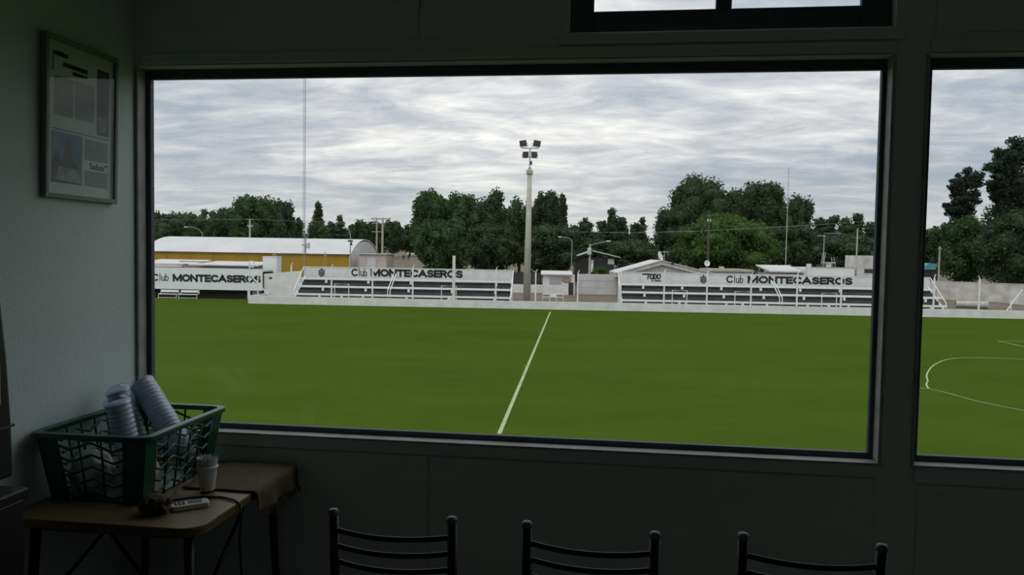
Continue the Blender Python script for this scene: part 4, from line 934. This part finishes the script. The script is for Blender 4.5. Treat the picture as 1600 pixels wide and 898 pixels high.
# ------------------------------------------------------------------ trees
nrg = np.random.default_rng(11)
_ico = bmesh.new(); bmesh.ops.create_icosphere(_ico, subdivisions=2, radius=1)
ICOV = np.array([v.co[:] for v in _ico.verts]); ICOF = np.array([[v.index for v in f.verts] for f in _ico.faces]); _ico.free()
def crown_mesh(blobs, n, leaf, core=.72, droop=0, aspect=1.5):
    bl = np.array(blobs, float); wgt = (bl[:, 3] * bl[:, 4] + bl[:, 3] * bl[:, 5] + bl[:, 4] * bl[:, 5]); wgt /= wgt.sum()
    k = nrg.choice(len(bl), n, p=wgt); d = nrg.normal(size=(n, 3)); d /= np.linalg.norm(d, axis=1)[:, None]
    rr = 1.20 - .50 * nrg.random(n) ** .9
    c = bl[k, :3] + d * bl[k, 3:] * rr[:, None]
    s = leaf * (.55 + .9 * nrg.random(n))
    a = nrg.normal(size=(n, 3)) + d * .3; a /= np.linalg.norm(a, axis=1)[:, None]
    if droop: a = a * (1 - droop) + np.array([0, 0, -1.]) * droop * 1.6; a /= np.linalg.norm(a, axis=1)[:, None]
    q = nrg.normal(size=(n, 3)); b_ = np.cross(a, q); b_ /= np.linalg.norm(b_, axis=1)[:, None]
    a = a * (s * aspect)[:, None] * .5; b_ = b_ * s[:, None] * .5
    V = np.stack([c - a, c + b_ * .8, c + a, c - b_ * .8], 1).reshape(-1, 3)
    cv = [ICOV * bl[i, 3:] * core * (1 + .12 * nrg.normal(size=(len(ICOV), 1))) + bl[i, :3] for i in range(len(bl))]
    nv = len(V); V = np.concatenate([V] + cv); nf4 = n
    F3 = np.concatenate([ICOF + nv + i * len(ICOV) for i in range(len(bl))])
    me = bpy.data.meshes.new('crown'); me.vertices.add(len(V)); me.vertices.foreach_set('co', V.astype(np.float32).ravel())
    li = np.concatenate([np.arange(nf4 * 4), F3.ravel()]).astype(np.int32); me.loops.add(len(li)); me.loops.foreach_set('vertex_index', li)
    st = np.concatenate([np.arange(nf4) * 4, nf4 * 4 + np.arange(len(F3)) * 3]).astype(np.int32)
    me.polygons.add(len(st)); me.polygons.foreach_set('loop_start', st); me.update(calc_edges=True); me.validate()
    return me
def tree(name, x0, x1, ytop, v, style, label, m='leafm', n=6000, leaf=.34, ybot=None, seed=0, group='trees beyond the pitch'):
    rg = random.Random(seed * 31 + int(x0)); g_ = ground(v)
    u0, u1 = U(x0, v, ytop), U(x1, v, ytop); um = (u0 + u1) / 2; Wd = u1 - u0; H = ZZ((x0 + x1) / 2, ytop, v) - g_
    zb = (ZZ((x0 + x1) / 2, ybot, v) - g_) if ybot else H * .12
    zb = max(zb, .3)
    t = thing(name, label, 'tree', fl=(um, v, g_), group=group)
    a, c = Wd / 2, (H - zb) / 2; zc_ = zb + c; B = []
    dp = min(a, 6) if style != 'poplar' else a
    if style == 'poplar':
        for k in range(16):
            f = k / 15; r_ = a * (.55 + .45 * math.sin(math.pi * min(1, f * .9 + .12))) * (1 if f < .8 else 1.5 - f * .62)
            B.append((rg.uniform(-.3, .3) * a * (1 - f * .6), rg.uniform(-.25, .25) * a, zb + (H - zb) * f * .95, r_ * .75, r_ * .75, max(.7, (H - zb) * .085)))
    elif style == 'spiky':       # several leafy leaders side by side, each rounding off at its own height
        np_ = max(2, round(Wd / 3.0)); rb = max(.8, a * 1.10 / np_)
        for row in range(2):
            for k in range(np_):
                s = -1 + 2 * (k + .5 + rg.uniform(-.3, .3)) / np_; top = zb + (H - zb) * (1 - .22 * abs(s) ** 1.6) * rg.uniform(.80, 1.0)
                if row == 0 and k == np_ // 2: top = H
                for q in range(7):
                    f = q / 6; zz = zb + (top - zb) * (.10 + .82 * f); r_ = rb * rg.uniform(.85, 1.25) * (1.25 - .80 * f ** 1.8)
                    B.append((s * (a - rb * .6) + rg.uniform(-.35, .35) * rb, (row - .5) * dp * .7 + rg.uniform(-.4, .4) * rb, zz, r_, r_, max(.6, (top - zb) * .10)))
                B.append((s * (a - rb * .6) + rg.uniform(-.2, .2) * rb, (row - .5) * dp * .7, top - rb * .45, rb * .42, rb * .42, rb * .5))
        B.append((0, 0, zb + c * .8, a * .8, dp * .6, c * .75))
    elif style == 'pine':
        for k in range(120):
            f = rg.random(); ang = rg.uniform(0, 2 * math.pi); prof = (.75 + .35 * math.sin(f * 7 + seed)) * (1 - max(0, f - .72) / .28 * .55); rad = a * prof * rg.uniform(.30, .88); r_ = a * rg.uniform(.08, .19)
            B.append((max(-a * .92, min(a * .92, rad * math.cos(ang) * 1.15)), rad * math.sin(ang) * .8, zb + (H - zb) * (.05 + .88 * f), r_ * 1.2, r_ * 1.1, r_ * .8))
        for f in (.2, .4, .6, .78): B.append((rg.uniform(-.15, .15) * a, 0, zb + (H - zb) * f, a * .55 * (1.15 - f * .5), a * .5 * (1.15 - f * .5), c * .24))
        B.append((rg.uniform(-.2, .2) * a, 0, H - a * .16, a * .22, a * .22, a * .17))
    else:
        for k in range(34):
            th = math.acos(rg.uniform(-.75, 1)); ang = rg.uniform(0, 2 * math.pi); q = rg.uniform(.62, .84); r_ = rg.uniform(.20, .36)
            sn = math.sin(th) ** .6; B.append((a * q * sn * math.cos(ang), dp * q * sn * math.sin(ang), zc_ + c * q * math.cos(th), a * r_, dp * r_, c * r_ * rg.uniform(.8, 1.1)))
        B.append((0, 0, zc_, a * .72, dp * .68, c * .72)); B.append((a * rg.uniform(-.2, .2), 0, zc_ + c * .74, a * .3, dp * .3, c * .25)); B.append((a * rg.choice((-.4, .4)), 0, zc_ + c * .6, a * .3, dp * .3, c * .26)); B.append((rg.choice((-1, 1)) * a * .75, 0, zc_ - c * .1, a * .24, dp * .24, c * .24)); B.append((0, 0, zc_ - c * .7, a * .6, dp * .5, c * .3))
    me = crown_mesh(B, n, leaf, .62 if style in ('pine',) else .74, droop=.75 if style == 'willow' else 0, aspect=2.6 if style in ('willow',) else 1.5)
    me.materials.append(M[m]); o = bpy.data.objects.new('foliage', me); col.objects.link(o); o.parent = t
    rt = max(.12, H * .022)
    MB().tube([(0, 0, -.4), (rg.uniform(-.1, .1), 0, H * .3), (rg.uniform(-.2, .2), 0, H * .75)], [rt, rt * .8, rt * .3], 8).build('trunk', M['bark'], t)
    for k in range(5):
        bb = rg.choice(B); MB().tube([(0, 0, H * (.2 + .08 * k)), (bb[0] * .5, bb[1] * .5, (H * (.2 + .08 * k) + bb[2]) / 2 + .2), (bb[0], bb[1], bb[2])], [rt * .5, rt * .35, rt * .12], 6).build('limb', M['bark'], t)
    return t
T = [
 # x0, x1, ytop, v, style, material, n, leaf, label
 (200, 290, 329, 175, 'round', 'leafd', 6000, .42, 'feathery dark tree at the left edge of the wide window'),
 (256, 336, 331, 190, 'round', 'leafm', 6000, .42, 'feathery tree behind the left end of the hangar roof'),
 (296, 352, 328, 206, 'spiky', 'leafd', 5000, .42, 'pointed tree just left of the round willow'),
 (322, 366, 325, 176, 'round', 'leafd', 5500, .40, 'small rounded tree leaning on the big willow behind the hangar'),
 (358, 436, 305, 147, 'round', 'leafm', 9000, .38, 'big round tree behind the hangar'),
 (412, 461, 311, 161, 'round', 'leafd', 6500, .36, 'drooping tree on the right flank of the big round tree'),
 (448, 480, 340, 180, 'round', 'leafd', 3500, .42, 'low dark tree behind the lattice mast'),
 (486, 509, 317, 185, 'poplar', 'leafo', 4500, .34, 'slim olive poplar right of the lattice mast'),
 (474, 520, 348, 176, 'round', 'leafm', 4500, .40, 'bushy tree at the foot of the slim poplar'),
 (508, 548, 337, 196, 'spiky', 'leafd', 4500, .42, 'jagged dark tree above the hangar gable'),
 (540, 582, 343, 190, 'round', 'leafm', 4500, .42, 'rounded tree left of the double utility pole'),
 (572, 612, 346, 230, 'round', 'leafd', 4500, .48, 'distant tree behind the double utility pole'),
 (598, 632, 346, 250, 'round', 'leafd', 5000, .5, 'distant dark dome-shaped tree at the end of the street'),
 (618, 664, 350, 268, 'round', 'leafo', 5000, .5, 'distant olive tree at the end of the street'),
 (645, 712, 295, 134, 'round', 'leafm', 12000, .34, 'tall leafy tree at the left of the middle clump'),
 (690, 754, 303, 147, 'round', 'leafm', 10000, .34, 'leafy tree second from the left in the middle clump'),
 (732, 806, 302, 134, 'round', 'leafd', 12000, .34, 'broad leafy tree just left of the floodlight mast'),
 (780, 846, 308, 147, 'round', 'leafm', 9000, .34, 'leafy tree directly behind the floodlight mast'),
 (828, 880, 299, 134, 'round', 'leafd', 10000, .32, 'dark upright tree just right of the floodlight mast'),
 (866, 892, 306, 146, 'poplar', 'leafd', 5000, .32, 'narrow dark tree at the right end of the middle clump'),
 (650, 730, 345, 111, 'round', 'leafm', 9000, .32, 'low bushy tree at the left foot of the middle clump'),
 (725, 810, 350, 121.5, 'round', 'leafd', 9000, .32, 'low bushy tree behind the right end of the left grandstand'),
 (815, 905, 352, 119, 'round', 'leafd', 9000, .32, 'low bushy tree behind the white booth'),
 (884, 938, 341, 210, 'spiky', 'leafd', 5500, .46, 'distant tree row left of the far house'),
 (928, 990, 326, 175, 'spiky', 'leafd', 7500, .40, 'windswept dark tree behind the far house'),
 (978, 1014, 340, 192, 'spiky', 'leafd', 4500, .40, 'small dark tree beside the bright gap in the trees'),
 (900, 965, 372, 150, 'round', 'leafd', 5000, .36, 'low dark tree behind the roof of the far house'),
 (950, 1034, 374, 140, 'round', 'leafo', 6000, .36, 'low olive tree above the gable roof ridge'),
 (1020, 1090, 318, 152, 'round', 'leafd', 8000, .34, 'dark tree on the left flank of the great willow'),
 (1042, 1172, 277, 166, 'round', 'leafo', 18000, .36, 'great willow-like tree crowning the right tree group'),
 (1150, 1240, 284, 152, 'round', 'leafd', 14000, .36, 'dark drooping tree left of the radio mast'),
 (1226, 1281, 305, 138, 'round', 'leafd', 6500, .34, 'rounded dark tree right of the radio mast'),
 (1054, 1216, 336, 112, 'round', 'leafb', 18000, .30, 'bright green broad tree before the dark right trees'),
 (1195, 1275, 350, 125, 'round', 'leafd', 8000, .34, 'shadowy tree behind the white flat house'),
 (1258, 1318, 338, 151, 'spiky', 'leafd', 6500, .36, 'feathery tree above the rusty tank stand'),
 (1300, 1352, 334, 163, 'spiky', 'leafo', 6500, .36, 'olive feathery tree left of the window post'),
 (1340, 1400, 336, 151, 'spiky', 'leafd', 6500, .36, 'dark feathery tree partly hidden by the window post'),
 (1270, 1400, 366, 128, 'round', 'leafd', 9000, .34, 'wide low dark tree behind the roof tank block'),
 (1440, 1486, 352, 148, 'round', 'leafm', 4500, .36, 'small tree beside the teal tarpaulin in the right window'),
 (1470, 1540, 262, 136, 'pine', 'leafp', 12000, .32, 'ragged dark pine at the left in the right window'),
 (1528, 1640, 214, 122, 'pine', 'leafp', 20000, .34, 'tallest dark pine at the right edge of the photo'),
 (1474, 1548, 336, 113, 'round', 'leafm', 10000, .30, 'green bushy tree below the ragged pine'),
 (1532, 1640, 328, 103, 'round', 'leafd', 14000, .30, 'large dark bushy tree at the right edge behind the block wall'),
]
for i, (x0, x1, yt, v, st, mt, n, lf, lab) in enumerate(T): tree('leafy_tree' if st != 'pine' else 'pine_tree', x0, x1, yt, v, st, lab, mt, n, lf, seed=i)
# bushes
for i, (x0, x1, yt, v, lab) in enumerate(((922, 950, 417, 97.5, 'yellowish shrub on top of the panel wall'),)):
    t = tree('garden_shrub', x0, x1, yt, v, 'round', lab, 'leafb', 1800, .22, seed=90 + i); t['category'] = 'shrub'; t['group'] = 'garden shrubs'
